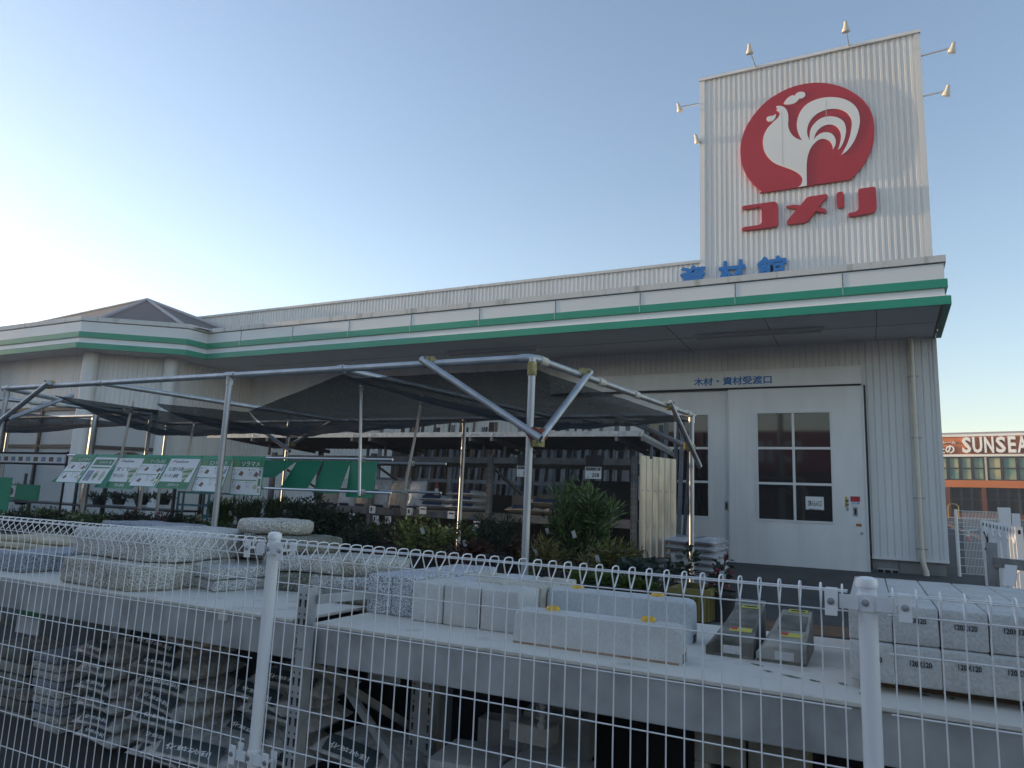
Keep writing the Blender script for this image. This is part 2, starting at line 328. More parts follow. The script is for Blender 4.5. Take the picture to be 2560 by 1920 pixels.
# ------------------------------------------------------------------ the ground: one sheet that climbs gently away from the fence
m = MB(); ys = [-400, -60, 2, 4, 14.05, 58, 140, 900]; xs = [-500, -120, -40, -15, 0, 15, 60, 500]
m.v = [Vector((x, y, gz(y))) for y in ys for x in xs]; nx = len(xs)
m.f = [(j*nx+i, j*nx+i+1, (j+1)*nx+i+1, (j+1)*nx+i) for j in range(len(ys)-1) for i in range(nx-1)]
structure(m.build('ground', M['asphalt'], origin=(0, 0, 0)))
def ground_strip(name, pts, material, lift=.004):
    m = MB(); n = len(pts); m.v = [Vector((x, y, gz(y)+lift)) for x, y in pts]; m.f = [tuple(range(n))]
    return structure(m.build(name, material, fix=True))
def paint(a, b, w, material):
    a, b = PG(*a), PG(*b); d = (b-a).normalized(); s = Vector((-d.y, d.x, 0))*w/2
    return ground_strip('road_marking', [((a-s).x, (a-s).y), ((b-s).x, (b-s).y), ((b+s).x, (b+s).y), ((a+s).x, (a+s).y)], material)
c7 = crop(2320, 1200, 1/5.183)
paint(c7(235, 548), c7(470, 552), .35, M['line']); paint(c7(280, 630), c7(560, 668), .22, M['line'])
paint(c7(235, 700), c7(560, 712), .15, M['line']); paint(c7(560, 575), c7(900, 590), .3, M['line'])
paint(c7(250, 570), c7(420, 650), .30, M['linor']); paint(c7(540, 690), c7(720, 775), .22, M['linor'])

paint((1790, 1553), (2125, 1583), .55, M['faded_orange'])
# ------------------------------------------------------------------ the shop
WY, FY = 14.05, 11.85            # front wall plane, canopy face
XR = 1.15                        # right hand corner of the building
Z0 = .576
store = thing('hardware_store', 'long white steel clad hardware store with green striped canopy and tall sign tower', 'building', (-8, WY, Z0))
def ribs(mb, p, q, z0, z1, pitch, depth, kind):
    """profiled steel sheet from p to q (x,y pairs), its outside on the right hand side of p->q"""
    p, q = Vector((p[0], p[1], 0)), Vector((q[0], q[1], 0)); d = q-p; L = d.length; d = d/L; nn = Vector((d.y, -d.x, 0))
    n = max(1, round(L/pitch)); w = L/n
    prof = [(0, 0)]
    for i in range(n):
        a = i*w
        if kind == 'rib': prof += [(a+w*.44, 0), (a+w*.52, depth), (a+w*.90, depth), (a+w*.98, 0), (a+w, 0)]
        else: prof += [(a+w*.80, 0), (a+w*.84, -depth), (a+w*.93, -depth), (a+w, 0)]
    b = len(mb.v)
    for s_, o in prof: mb.v += [p+d*s_+nn*o+Vector((0, 0, z0)), p+d*s_+nn*o+Vector((0, 0, z1))]
    for i in range(len(prof)-1): mb.f.append((b+2*i, b+2*i+2, b+2*i+3, b+2*i+1))
# lower front wall, side and back walls
m = MB(); ribs(m, (-15.2, WY), (XR, WY), .807, 4.68, .11, .014, 'groove')
ribs(m, (XR, WY), (XR, 40), .807, 6.5, .11, .014, 'groove'); m.quad((XR, 40, .8), (-46, 40, .8), (-46, 40, 6.5), (XR, 40, 6.5))
m.build('wall', M['siding'], store)
m = MB(); ribs(m, (-18.2, WY), (-2.87, WY), 4.68, 6.47, .100, .019, 'rib'); m.build('parapet', M['siding'], store)
m = MB(); m.box(-46, XR-.02, WY+.1, 39.9, 6.0, 6.1); m.build('roof', M['roofcap'], store)
m = MB().box(-18.2, -2.90, WY-.05, WY+.12, 6.47, 6.53); m.build('parapet_coping', M['siding_dirty'], store)
# sign tower
tw = MB(); ribs(tw, (-2.87, WY-.01), (XR, WY-.01), 4.68, 10.50, .100, .019, 'rib')
ribs(tw, (XR, WY-.01), (XR, WY+3), 4.68, 10.5, .100, .019, 'rib'); ribs(tw, (XR, WY+3), (-2.87, WY+3), 4.68, 10.5, .100, .019, 'rib'); ribs(tw, (-2.87, WY+3), (-2.87, WY-.01), 4.68, 10.5, .100, .019, 'rib')
tower = tw.build('sign_tower', M['siding'], store)
m = MB(); m.box(-2.91, XR+.04, WY-.07, WY+3.04, 10.50, 10.56); m.build('coping', M['siding'], tower)
MB().box(-2.90, -2.80, WY-.042, WY+.03, 4.7, 10.50).build('corner_trim', M['siding'], tower); MB().box(XR-.07, XR+.03, WY-.042, WY+.03, 4.7, 10.50).build('corner_trim', M['siding'], tower)
m = MB().box(XR-.05, XR+.012, WY-.018, WY+.05, .807, 4.62); m.build('corner_trim', M['siding'], store)
# base of the wall
m = MB(); m.box(-15.2, XR-.03, WY+.03, WY+.5, .3, .79); m.build('foundation', M['foundation'], store)
m = MB(); m.box(-15.2, XR+.012, WY-.03, WY+.06, .790, .830); m.build('base_flashing', M['doortrim'], store)
m = MB().box(-.30, -.293, WY+.022, WY+.034, .5, .79).box(.42, .427, WY+.022, WY+.034, .5, .79); m.build('joint', M['gap'], store)
# vent block laid on its side in the base
va, vb = PY(*c3(735, 1560), WY), PY(*c3(872, 1560), WY); vz = PY(*c3(800, 1607), WY).z; vt = PY(*c3(800, 1562), WY).z
m = MB(); x0, x1 = va.x, vb.x; t = .022
m.box(x0, x1, WY-.06, WY+.06, vt-t, vt).box(x0, x1, WY-.06, WY+.06, vz, vz+t)
for k in range(4):
    xx = x0+(x1-x0)*k/3; m.box(max(x0, xx-t/2)+.0005, min(x1, xx+t/2)-.0005, WY-.058, WY+.058, vz+t, vt-t)
m.build('vent_block', M['concrete'], store, bevel=.003)
m = MB().box(x0+.01, x1-.01, WY+.024, WY+.03, vz+.01, vt-.01); m.build('vent_opening', M['gap'], store)
# canopy: profile of the face swept along the path of its front edge
path = [(-46, 10.15), (-16.42, 9.92), (-14.49, 11.30), (-14.44, FY), (XR-.02, FY), (XR+.02, WY)]
def offset_path(o):
    out = []
    for i, p in enumerate(path):
        p = Vector((*p, 0)); ns = []
        for j in (i-1, i):
            if 0 <= j < len(path)-1:
                d = (Vector((*path[j+1], 0))-Vector((*path[j], 0))).normalized(); ns.append(Vector((d.y, -d.x, 0)))
        nn = ns[0] if len(ns) == 1 else (ns[0]+ns[1]).normalized()
        k = 1 if len(ns) == 1 else 1/max(.5, nn.dot(ns[0]))
        out.append(p+nn*o*k)
    return out
def sweep(name, prof, material):
    m = MB(); rows = [offset_path(o) for o, z in prof]
    for r, (o, z) in zip(rows, prof): m.v += [Vector((p.x, p.y, z)) for p in r]
    n = len(path)
    for k in range(len(prof)-1):
        for i in range(n-1): m.f.append(((k+1)*n+i, (k+1)*n+i+1, k*n+i+1, k*n+i))
    m.build(name, material, store)
zt = PY(2353, 639, FY).z; zl = 5.274
zg1 = PY(2356, 720, FY).z; zg2 = PY(2358, 741.5, FY).z; zb = 4.626
zg0 = 5.03
sweep('canopy_coping', [(-.25, zt+.03), (.03, zt), (.03, zl+.016), (-.02, zl+.014)], M['siding_dirty'])
sweep('canopy_joint', [(-.02, zl+.0139), (-.02, zl-.002)], M['gap'])
sweep('canopy_panel', [(-.02, zl-.0021), (.0, zl-.0021), (.0, zg0), (-.005, zg0)], M['fascia'])
sweep('green_stripe', [(0.0, zg0-.0001), (.035, zg0-.006), (.035, zg1+.004), (-.01, zg1)], M['green'])
sweep('canopy_panel', [(-.01, zg1-.0001), (-.005, zg2+.03), (.05, zg2)], M['fascia'])
sweep('green_stripe', [(.05, zg2-.0001), (.066, zg2-.006), (.066, zb), (-.02, zb-.001)], M['green'])
m = MB()
for i, x in enumerate((2107, 1836.9, 1599.8, 1390, 1202.9, 1033.6, 878, 736.5, 606.3)):
    xx = -.24-1.6332*i
    m.box(xx-.0045, xx+.0045, FY-.006, FY+.02, zg0, zl-.01)
m.build('panel_seam', M['gap'], store)
m = MB()
for i in range(9):
    xx = -.24-1.6332*i
    m.box(xx-.003, xx+.003, FY-.0365, FY+.01, zg1+.006, zg0-.008)
m.build('stripe_seam', M['siding'], store)
m = MB(); pts = [Vector((x, y, zb+.02)) for x, y in [(-46, 9.95), (-16.40, 10.0), (-14.53, 11.34), (-14.42, FY+.05), (XR-.08, FY+.05), (XR-.04, WY+.3), (-46, WY+.3)]]
m.prism(pts, (0, 0, .05)); m.build('soffit', M['soffit'], store, fix=True)
m = MB()
for a, b in (((715, 738), (860, 940)), ((1572, 672), (1588, 905)), ((0, 830), (185, 970))):
    cC = crop(1680, 560, .32550); p, q = PZ(*cC(*a), zb+.02), PZ(*cC(*b), zb+.02); m.box(p.x-.005, p.x+.005, FY+.06, WY-.02, zb+.016, zb+.0195)
m.box(-14, XR-.1, FY+1.1, FY+1.108, zb+.016, zb+.0195); m.build('soffit_joint', M['gap'], store)
m = MB(); m.v = [Vector((x, y, zt-.06)) for x, y in [(-46, 10.1), (-16.3, 10.15), (-14.3, 11.5), (-14.3, FY+.2), (XR-.1, FY+.2), (XR-.1, WY+.1), (-46, WY+.1)]]; m.f = [tuple(range(7))]
m.build('canopy_roof', M['roofcap'], store, fix=True)
# sliding doors under a boxed header
hz0, hz1 = 3.834, 4.167
hx0 = PY(1482, 945, WY).x-.9
m = MB(); m.box(hx0, -.035, WY-.20, WY-.016, hz0, hz1); header = m.build('door_header', M['door'], store, bevel=.006)
m = MB(); m.box(hx0+.02, -.05, WY-.17, WY-.02, hz0-.028, hz0-.0005); m.build('door_track', M['gap'], header)
a, b = PY(1735.5, 965, WY-.2), PY(1929, 958, WY-.2)
m = MB().text('木材・資材受渡口', (a.x, WY-.201, PY(1740, 965, WY-.2).z), (1, 0, 0), (0, 0, 1), b.x-a.x, .155, depth=.002, bold=.008, heavy=.0022)
m.build('lettering', M['blue'], header)
def sliding_door(x0, x1, y, z0, z1, wx0, wx1, wz0, wz1, handle_x, hza, hzb):
    m = MB(); g = .115; th = .05
    def boards(a, b, za, zb_):
        n = max(1, round((b-a)/g)); w = (b-a)/n
        for i in range(n): m.box(a+i*w+.0022, a+(i+1)*w-.0022, y-th, y, za, zb_)
    boards(x0, wx0, z0, z1); boards(wx1, x1, z0, z1); boards(wx0, wx1, z0, wz0); boards(wx0, wx1, wz1, z1)
    m.box(x0, x1, y-.046, y-.004, z0+.004, wz0).box(x0, x1, y-.046, y-.004, wz1, z1-.004).box(x0, wx0, y-.046, y-.004, wz0, wz1).box(wx1, x1, y-.046, y-.004, wz0, wz1)
    d = m.build('sliding_door', M['door'], store)
    m = MB(); f = .035
    m.box(wx0-f, wx1+f, y-.066, y-.052, wz1, wz1+f).box(wx0-f, wx1+f, y-.066, y-.052, wz0-f, wz0).box(wx0-f, wx0, y-.066, y-.052, wz0, wz1).box(wx1, wx1+f, y-.066, y-.052, wz0, wz1)
    mx = (wx0+wx1)/2; m.box(mx-.022, mx+.022, y-.062, y-.03, wz0, wz1)
    for k in (1, 2):
        z = wz0+(wz1-wz0)*k/3; m.box(wx0, mx-.022, y-.060, y-.03, z-.022, z+.022).box(mx+.022, wx1, y-.060, y-.03, z-.022, z+.022)
    fr = m.build('window_frame', M['doortrim'], d)
    m = MB().box(wx0, wx1, y-.034, y-.026, wz0, wz1); m.build('window_pane', M['glass'], fr)
    m = MB().box(handle_x-.035, handle_x+.035, y-.058, y-.051, hza, hzb); h = m.build('handle', M['galv'], d, bevel=.003)
    m = MB().box(handle_x-.018, handle_x+.018, y-.0605, y-.0585, hza+.03, hzb-.03); m.build('finger_recess', M['gap'], h)
    return d
ws = -2.335
dl = sliding_door(ws-2.35, ws+.05, WY-.035, .60, hz0-.005, -4.02, -2.745, 1.385, 3.33, ws-.07, PY(*c2(1096, 1130), WY).z, PY(*c2(1096, 1075), WY).z)
dr = sliding_door(ws, -.045, WY-.10, .555, hz0-.005, -1.815, -.575, 1.385, 3.33, PY(*c3(601, 1200), WY).x, PY(*c3(600, 1234), WY-.15).z, PY(*c3(600, 1174), WY-.15).z)
m = MB().box(ws-.02, ws-.002, WY-.152, WY-.09, .555, hz0-.03); m.build('edge_strip', M['doortrim'], dr)
m = MB().box(-.043, -.012, WY-.16, WY-.02, .555, hz0-.03); m.build('door_jamb', M['doortrim'], store)
m = MB().box(-.0118, .022, WY-.03, WY-.001, .60, hz0); m.build('door_gap', M['gap'], store)
# small fittings on the right hand door
def on_door(a, b, c, d, name, label, cat, material, y=WY-.153, th=.003):
    p, q = PY(*c3(a, b), WY-.15), PY(*c3(c, d), WY-.15)
    o = MB().box(p.x, q.x, y-th, y, q.z, p.z).build(name, material); tag(o, label, cat); return o, p, q
t = thing('door_notice', 'white paper notice taped inside the lower right pane of the sliding door', 'notice', (PY(*c3(342, 1150), WY-.17).x, WY-.17, 1.9))
p, q = PY(*c3(285, 1108), WY-.17), PY(*c3(402, 1195), WY-.17)
MB().box(p.x, q.x, WY-.1385, WY-.136, q.z, p.z).build('plastic_sleeve', M['posterwhite'], t)
w = q.x-p.x
MB().box(p.x+.03, q.x-.03, WY-.141, WY-.1390, q.z+.02, p.z-.03).build('paper', M['paper'], t)
MB().text('【積み込み口】', (p.x+.04, WY-.1415, p.z-.17), (1, 0, 0), (0, 0, 1), w-.08, .10, .0008, .02).text('お車の積み込みはこちら', (p.x+.05, WY-.1415, p.z-.25), (1, 0, 0), (0, 0, 1), w-.10, .04, .0008, .02).text('お声がけ下さい', (p.x+.05, WY-.1415, p.z-.31), (1, 0, 0), (0, 0, 1), w-.16, .035, .0008, .02).build('lettering', M['ink'], t)
o, p, q = on_door(568, 1108, 630, 1162, 'security_sticker', 'red and white security company sticker on the sliding door', 'sticker', M['redsticker'])
MB().box(p.x, q.x, WY-.1575, WY-.1565, q.z-.002, q.z+.05).build('white_band', M['paper'], o)
MB().text('SECOM', (p.x+.015, WY-.158, q.z+.008), (1, 0, 0), (0, 0, 1), q.x-p.x-.03, .034, .0006, .02).build('lettering', M['blue'], o)
o, p, q = on_door(533, 1110, 551, 1176, 'warning_sticker', 'narrow yellow warning sticker beside the red sticker on the door', 'sticker', M['yellowsticker'])
MB().text('開', (p.x+.012, WY-.158, p.z-.10), (1, 0, 0), (0, 0, 1), .045, .05, .0006, .02).text('閉', (p.x+.012, WY-.158, p.z-.17), (1, 0, 0), (0, 0, 1), .045, .05, .0006, .02).text('注', (p.x+.012, WY-.158, p.z-.24), (1, 0, 0), (0, 0, 1), .045, .05, .0006, .02).build('lettering', M['ink'], o)
o, p, q = on_door(604, 1280, 638, 1298, 'alarm_sticker', 'small orange and black sticker under the door handle', 'sticker', M['orangesticker'])
MB().box(p.x+.07, q.x, WY-.158, WY-.1565, q.z, p.z).build('black_square', M['ink'], o)
p = PY(*c3(643, 1340), WY-.15); MB().lathe([(.024, 0), (.024, .012), (.01, .02)], (p.x, WY-.153, p.z), 12, (0, -1, 0)).build('door_lock', M['galv'], dr)
# downpipe
pts = [PY(*c3(a, b), WY-.08) for a, b in ((948, 128), (958, 355), (980, 740), (1000, 1120), (1017, 1500))]
dx = sum(p.x for p in pts)/5
dp = thing('downpipe', 'cream plastic downpipe with steel brackets running down the right end wall', 'pipe', (dx, WY-.08, .6))
sx = PY(*c3(1048, 1620), WY-.08)
m = MB().tube([(dx, WY-.075, 4.64), (dx, WY-.075, .86), (dx+.01, WY-.078, .80), (sx.x-.02, WY-.085, .68), (sx.x, WY-.085, .64), (sx.x, WY-.085, .57)], .043, 14); m.build('pipe', M['cream'], dp, smooth=True)
m = MB().tube([(dx, WY-.075, 1.15), (dx, WY-.075, 1.20)], .047, 14).tube([(dx, WY-.075, .84), (dx, WY-.075, .93)], .048, 14).tube([(sx.x-.01, WY-.085, .63), (sx.x, WY-.085, .57)], .048, 14); m.build('pipe_socket', M['cream'], dp, smooth=True)
for p in pts[1:4] + [Vector((dx, 0, 1.0))]:
    m = MB().tube([(dx, WY-.075, p.z-.014), (dx, WY-.075, p.z+.014)], .048, 14).box(dx-.085, dx+.085, WY-.085, WY-.065, p.z-.011, p.z+.011); m.build('pipe_bracket', M['galv'], dp)
# entrance wing on the left
wing = [(-46, 10.85), (-16.72, 10.56), (-15.28, 11.62), (-15.2, WY)]
m = MB()
for p, q in zip(wing, wing[1:]): ribs(m, p, q, 3.35, 4.66, .11, .014, 'groove')
ribs(m, wing[2], wing[3], .6, 3.35, .11, .014, 'groove')
m.build('wing_wall', M['siding'], store)
def win(p, q, n, z0, z1, zt_):
    p, q = Vector((*p, 0)), Vector((*q, 0)); d = (q-p).normalized(); nn = Vector((d.y, -d.x, 0)); L = (q-p).length
    g = MB(); g.quad(p+Vector((0, 0, z0)), q+Vector((0, 0, z0)), q+Vector((0, 0, z1)), p+Vector((0, 0, z1))); gl = g.build('shop_window', M['blind'], store)
    f = MB()
    for k in range(n+1):
        c = p+d*(L*k/n) + nn*.02; f.bar(c+Vector((0, 0, z0)), c+Vector((0, 0, z1)), .09, .07, up=(d.x, d.y, 0))
    for z in (z0+.04, zt_, z1-.03): f.bar(p+nn*.02+Vector((0, 0, z)), q+nn*.02+Vector((0, 0, z)), .066, .085)
    f.build('window_frame', M['darkframe'], gl)
win((-46, 10.85), (-16.9, 10.56), 18, .62, 3.34, 2.38)
win((-16.55, 10.70), (-15.42, 11.53), 1, .62, 3.34, 2.38)
m = MB()
for x, y in ((-16.72, 10.46), (-15.22, 11.52), (-21.0, 10.42)):
    MB().tube([(x, y, gz(y)), (x, y, 4.64)], .17, 20).build('column', M['siding'], store, smooth=True)
def hip():
    zb_ = 5.36; A = Vector((-20.0, 14.0, 7.25)); q_ = PY(141, 799, 14.0); B = A+(q_-A)*((A.z-zb_)/(A.z-q_.z))
    f0, f1, f2, f3 = Vector((-60, 10.35, zb_)), Vector((-16.95, 10.4, zb_)), Vector((-14.95, 11.75, zb_)), Vector((-14.95, 12.9, 5.62))
    b1, b0 = Vector((-15.0, 17.6, zb_)), Vector((-60, 17.6, zb_))
    m = MB(); m.add([A, B, f1, f2, f3, b1, Vector((B.x, 17.6, zb_))], [(1, 2, 0), (2, 3, 0), (3, 4, 0), (4, 5, 0), (5, 6, 0), (6, 1, 0)]); r = m.build('hip_roof', M['roofb'], store, fix=True)
    m = MB()
    for p, q in ((A, f1), (A, f2), (A, f3), (A, B)): m.tube([p+Vector((0, 0, .02)), q+Vector((0, 0, .02))], .055, 8)
    m.build('ridge_cap', M['roofcap'], r)
hip()
# ------------------------------------------------------------------ tubes of light on the underside of the canopy
def soffit_light(a, b, label):
    p, q = PZ(*a, zb), PZ(*b, zb); y = (p.y+q.y)/2
    t = thing('ceiling_light', label, 'light fitting', ((p.x+q.x)/2, y, zb-.02), 'fluorescent battens under the canopy')
    MB().box(p.x, q.x, y-.05, y+.05, zb-.035, zb+.018).build('housing', M['soffit'], t, bevel=.008)
    for s in (-.025, .025): MB().tube([(p.x+.04, y+s, zb-.05), (q.x-.04, y+s, zb-.05)], .014, 8).build('tube', M['blind'], t, smooth=True)
    for x in (p.x+.03, q.x-.03): MB().box(x-.015, x+.015, y-.04, y+.04, zb-.07, zb-.0355).build('lamp_holder', M['doortrim'], t)
cC = crop(1680, 560, .32550); cB = crop(1040, 640, .28933)
soffit_light(cC(172, 868), cC(1172, 797), 'long grey ceiling light above the sliding doors')
soffit_light(cB(270, 838), cB(1058, 788), 'ceiling light under the canopy farther left, above the shade net')
# ------------------------------------------------------------------ signs on the tower
SY = WY-.035
def flat(poly, cr, y, th):
    pts = [PY(*cr(a, b), y) for a, b in poly]; return MB().prism([Vector((p.x, y, p.z)) for p in pts], (0, th, 0))
cR = crop(1840, 190, .18682); cK = crop(1840, 450, .16727)
def smooth_poly(p, n=3):
    out = []; N_ = len(p)
    for i in range(N_):
        a, b, c, d = p[i-1], p[i], p[(i+1) % N_], p[(i+2) % N_]
        sharp = lambda u, v, w: ((v[0]-u[0])*(w[0]-v[0])+(v[1]-u[1])*(w[1]-v[1]))/((math.hypot(v[0]-u[0], v[1]-u[1])*math.hypot(w[0]-v[0], w[1]-v[1]))+1e-9) < .55
        if sharp(a, b, c): a = (2*b[0]-c[0], 2*b[1]-c[1])
        if sharp(b, c, d): d = (2*c[0]-b[0], 2*c[1]-b[1])
        for k in range(n):
            t = k/n
            out.append(tuple(.5*((2*b[j])+(-a[j]+c[j])*t+(2*a[j]-5*b[j]+4*c[j]-d[j])*t*t+(-a[j]+3*b[j]-3*c[j]+d[j])*t**3) for j in (0, 1)))
    return out
disc = [(1120,88),(1230,98),(1340,122),(1450,158),(1560,215),(1660,285),(1740,365),(1800,460),(1835,560),(1850,680),(1848,800),(1835,900),(1810,980),(1770,1070),(1720,1165),(1640,1265),(1545,1370),(1525,1382),(1090,1447),(370,1557),(345,1545),(270,1485),(190,1400),(130,1310),(85,1200),(62,1080),(58,960),(75,860),(110,740),(170,620),(250,505),(340,400),(450,305),(570,230),(700,165),(850,118),(980,95)]
bird = [(535,405),(580,398),(625,408),(660,432),(685,470),(698,520),(700,580),(697,640),(702,690),(720,740),(745,780),(780,815),(820,838),(860,852),(888,858),(855,810),(830,750),(816,690),(815,630),(825,570),(850,500),(890,435),(950,375),(1030,330),(1120,300),(1220,284),(1320,283),(1410,297),(1490,325),(1555,365),(1605,415),(1640,480),(1655,550),(1655,630),(1640,710),(1615,790),(1580,870),(1535,940),(1480,1005),(1410,1055),(1450,985),(1490,905),(1520,820),(1540,730),(1550,650),(1545,590),(1525,540),(1490,495),(1440,462),(1380,443),(1310,437),(1240,443),(1170,462),(1100,495),(1040,540),(995,595),(965,655),(952,720),(955,785),(985,858),(985,800),(992,740),(1015,680),(1055,630),(1105,585),(1165,555),(1230,540),(1290,540),(1350,552),(1400,575),(1440,610),(1462,655),(1472,710),(1468,770),(1452,840),(1425,910),(1395,960),(1362,985),(1385,925),(1400,860),(1405,800),(1395,750),(1375,705),(1340,670),(1300,652),(1250,647),(1195,658),(1140,685),(1095,725),(1060,780),(1040,850),(1075,810),(1120,775),(1170,755),(1220,752),(1270,765),(1305,795),(1328,835),(1335,880),(1325,930),(1298,982),(1290,930),(1270,890),(1240,860),(1200,843),(1155,840),(1110,852),(1070,880),(1030,920),(1000,965),(975,1020),(958,1080),(948,1150),(945,1220),(945,1320),(948,1466),(820,1488),(850,1475),(875,1445),(888,1400),(885,1365),(865,1330),(830,1298),(780,1268),(710,1238),(630,1210),(550,1180),(490,1145),(440,1100),(400,1045),(372,980),(360,900),(365,830),(385,765),(420,700),(465,650),(510,605),(550,570),(575,535),(585,505),(575,480),(555,465),(538,462),(550,440),(545,420)]
comb = [(637,370),(660,330),(695,290),(735,265),(765,257),(785,265),(800,240),(830,218),(870,210),(905,215),(925,235),(925,260),(905,285),(875,300),(845,300),(830,325),(800,352),(760,372),(710,380),(665,378)]
wattle = [(535,510),(530,545),(510,580),(480,602),(445,610),(415,597),(407,572),(420,548),(455,535),(495,530),(520,515)]
cen = PY(*cR(950, 800), SY)
rs = thing('rooster_sign', 'big round crimson sign with a white rooster, high on the tower', 'sign', (cen.x, SY, PY(*cR(370, 1557), SY).z))
flat(smooth_poly(disc, 2), cR, SY-.05, .05).build('red_disc', M['redsign'], rs, fix=True)
flat(smooth_poly(bird), cR, SY-.062, .0115).build('rooster_body', M['whitesign'], rs, fix=True)
flat(smooth_poly(comb), cR, SY-.062, .0115).build('rooster_comb', M['whitesign'], rs, fix=True)
flat(smooth_poly(wattle), cR, SY-.062, .0115).build('rooster_wattle', M['whitesign'], rs, fix=True)
m = MB()
for a, b in (((610, 470), (620, 1190)), ((1195, 330), (1215, 600))):
    p, q = PY(*cR(*a), SY-.062), PY(*cR(*b), SY-.062); xx = (p.x+q.x)/2; m.box(xx-.004, xx+.004, SY-.0635, SY-.0622, q.z, p.z)
m.build('panel_seam', M['siding_dirty'], rs)
ko = [(85,410),(95,392),(130,383),(530,325),(575,322),(610,338),(628,375),(630,630),(620,665),(595,690),(540,700),(160,750),(100,752),(85,735),(90,715),(130,700),(330,672),(365,660),(385,625),(382,440),(370,412),(340,402),(150,432),(100,435)]
me_ = [(745,388),(870,368),(965,378),(1050,270),(1090,248),(1340,208),(1365,215),(1365,240),(1230,405),(1335,430),(1345,450),(1345,485),(1190,465),(1080,600),(1050,622),(1010,635),(790,662),(765,655),(757,635),(765,610),(910,430),(860,420),(770,408),(748,400)]
ri1 = [(1500,215),(1512,190),(1545,175),(1580,172),(1602,185),(1608,210),(1615,370),(1600,400),(1570,412),(1530,412),(1508,390)]
ri2 = [(1825,165),(1835,140),(1860,128),(2040,100),(2075,103),(2090,125),(2105,400),(2085,450),(2050,480),(2010,492),(1740,540),(1690,540),(1675,520),(1680,500),(1710,485),(1780,475),(1820,450),(1832,420)]
G_ = 'red letters on the tower'
tag(flat(ko, cK, SY-.07, .07).build('letter', M['redsign'], fix=True), 'red katakana letter コ under the rooster sign', 'letter', G_)
tag(flat(me_, cK, SY-.07, .07).build('letter', M['redsign'], fix=True), 'red katakana letter メ under the rooster sign', 'letter', G_)
o = thing('letter', 'red katakana letter リ under the rooster sign', 'letter', (PY(*cK(1800, 320), SY).x, SY, PY(*cK(1800, 540), SY).z), G_)
for p in (ri1, ri2): flat(p, cK, SY-.07, .07).build('stroke', M['redsign'], o, fix=True)
cS = crop(1690, 620, .13562)
for ch, a, b, ty, lb in (('資', 92, 556, 330, 'leftmost'), ('材', 790, 1280, 232, 'middle'), ('館', 1512, 2034, 150, 'rightmost')):
    p, q = PY(*cS(a, ty+200), SY), PY(*cS(b, ty+200), SY); top = PY(*cS((a+b)/2, ty), SY).z; w = q.x-p.x
    o = MB().text(ch, (p.x, SY-.035, top-w*.98-.035), (1, 0, 0), (0, 0, 1), w, w*1.0, .03, .012, .020).build('letter', M['blue'])
    tag(o, 'blue character %s half hidden behind the canopy, %s of the blue letters' % (ch, lb), 'letter', 'blue letters above the canopy')
# floodlights on outrigger arms
def floodlight(base, head, aim, label):
    base, head = Vector(base), Vector(head); aim = Vector(aim).normalized()
    t = thing('floodlight', label, 'floodlight', base, 'floodlights on the sign tower')
    MB().tube([base, head], .015, 8).build('arm', M['chrome'], t, smooth=True)
    MB().lathe([(.006, -.10), (.030, -.095), (.036, -.03), (.042, -.02), (.042, .0), (.060, .03), (.068, .075), (.070, .09), (.06, .091)], head, 16, aim).build('lamp_head', M['cream'], t, smooth=True)
    MB().lathe([(.0, .086), (.06, .088)], head, 16, aim).build('lens', M['glass'], t)
mm = 1.1573
def F(b, h, yb, yh, aim, label): floodlight(PY(b[0]*mm, b[1]*mm, yb), PY(h[0]*mm, h[1]*mm, yh), aim, label)
def topf(bx, hx, hy, label):
    b = Vector((PY(bx[0]*mm, bx[1]*mm, WY).x, WY, 10.57)); r = ray(hx*mm, hy*mm); best = EYE + r*((13.0)/r.y); floodlight(b, best, (0, .25, -1), label)
topf((1633, 143), 1619, 106, 'floodlight leaning out over the left half of the tower top')
topf((1834, 98), 1827, 58, 'floodlight leaning out over the right half of the tower top')
F((1983, 123), (2058, 103), WY, WY-.15, (-.25, .3, -1), 'upper floodlight on an arm off the right edge of the tower')
F((1990, 209), (2046, 196), WY, WY-.15, (-.25, .3, -1), 'lower floodlight on an arm off the right edge of the tower')
F((1515, 223), (1467, 232), WY, WY-.15, (.25, .3, -1), 'upper floodlight on an arm off the left edge of the tower')
F((1515, 301), (1505, 300), WY+.3, WY-.1, (.25, .3, -1), 'lower floodlight close against the left edge of the tower')

# ------------------------------------------------------------------ the shop across the road on the right
SB = 58.0; c6 = crop(2240, 1040, 1/3.4563)
def sx(a, b): return PY(*c6(a, b), SB)
zz = lambda b: PY(*c6(750, b), SB).z
sb = thing('orange_shop', 'two storey orange and brown shop with white SUNSEA lettering across its front', 'building', (22, SB, gz(SB)))
xa, xb = sx(150, 200).x, sx(2600, 200).x
bands = [('roof_edge', 90, 113, 'roofcap', -.3), ('white_band', 113, 134, 'fascia', .12), ('sign_board', 134, 297, 'orange', .0), ('white_band', 297, 319, 'fascia', .12), ('spandrel', 536, 602, 'orange', .02), ('base_wall', 838, 905, 'brown', .0)]
for n, t0, t1, mt, pr in bands: MB().box(xa, xb, SB-pr, SB+14, zz(t1)+.002, zz(t0)).build(n, M[mt], sb)
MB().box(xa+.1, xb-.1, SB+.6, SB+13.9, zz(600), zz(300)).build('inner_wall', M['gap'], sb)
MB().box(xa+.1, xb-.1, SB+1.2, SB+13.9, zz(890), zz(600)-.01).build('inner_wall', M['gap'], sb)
us = sx(1, 430); px = lambda a: sx(a, 430).x
cols = [(210, 320), (320, 432), (432, 545), (545, 658), (658, 770), (795, 928), (928, 1068), (1068, 1205), (1205, 1345), (1370, 1480), (1480, 1600), (1600, 1720)]
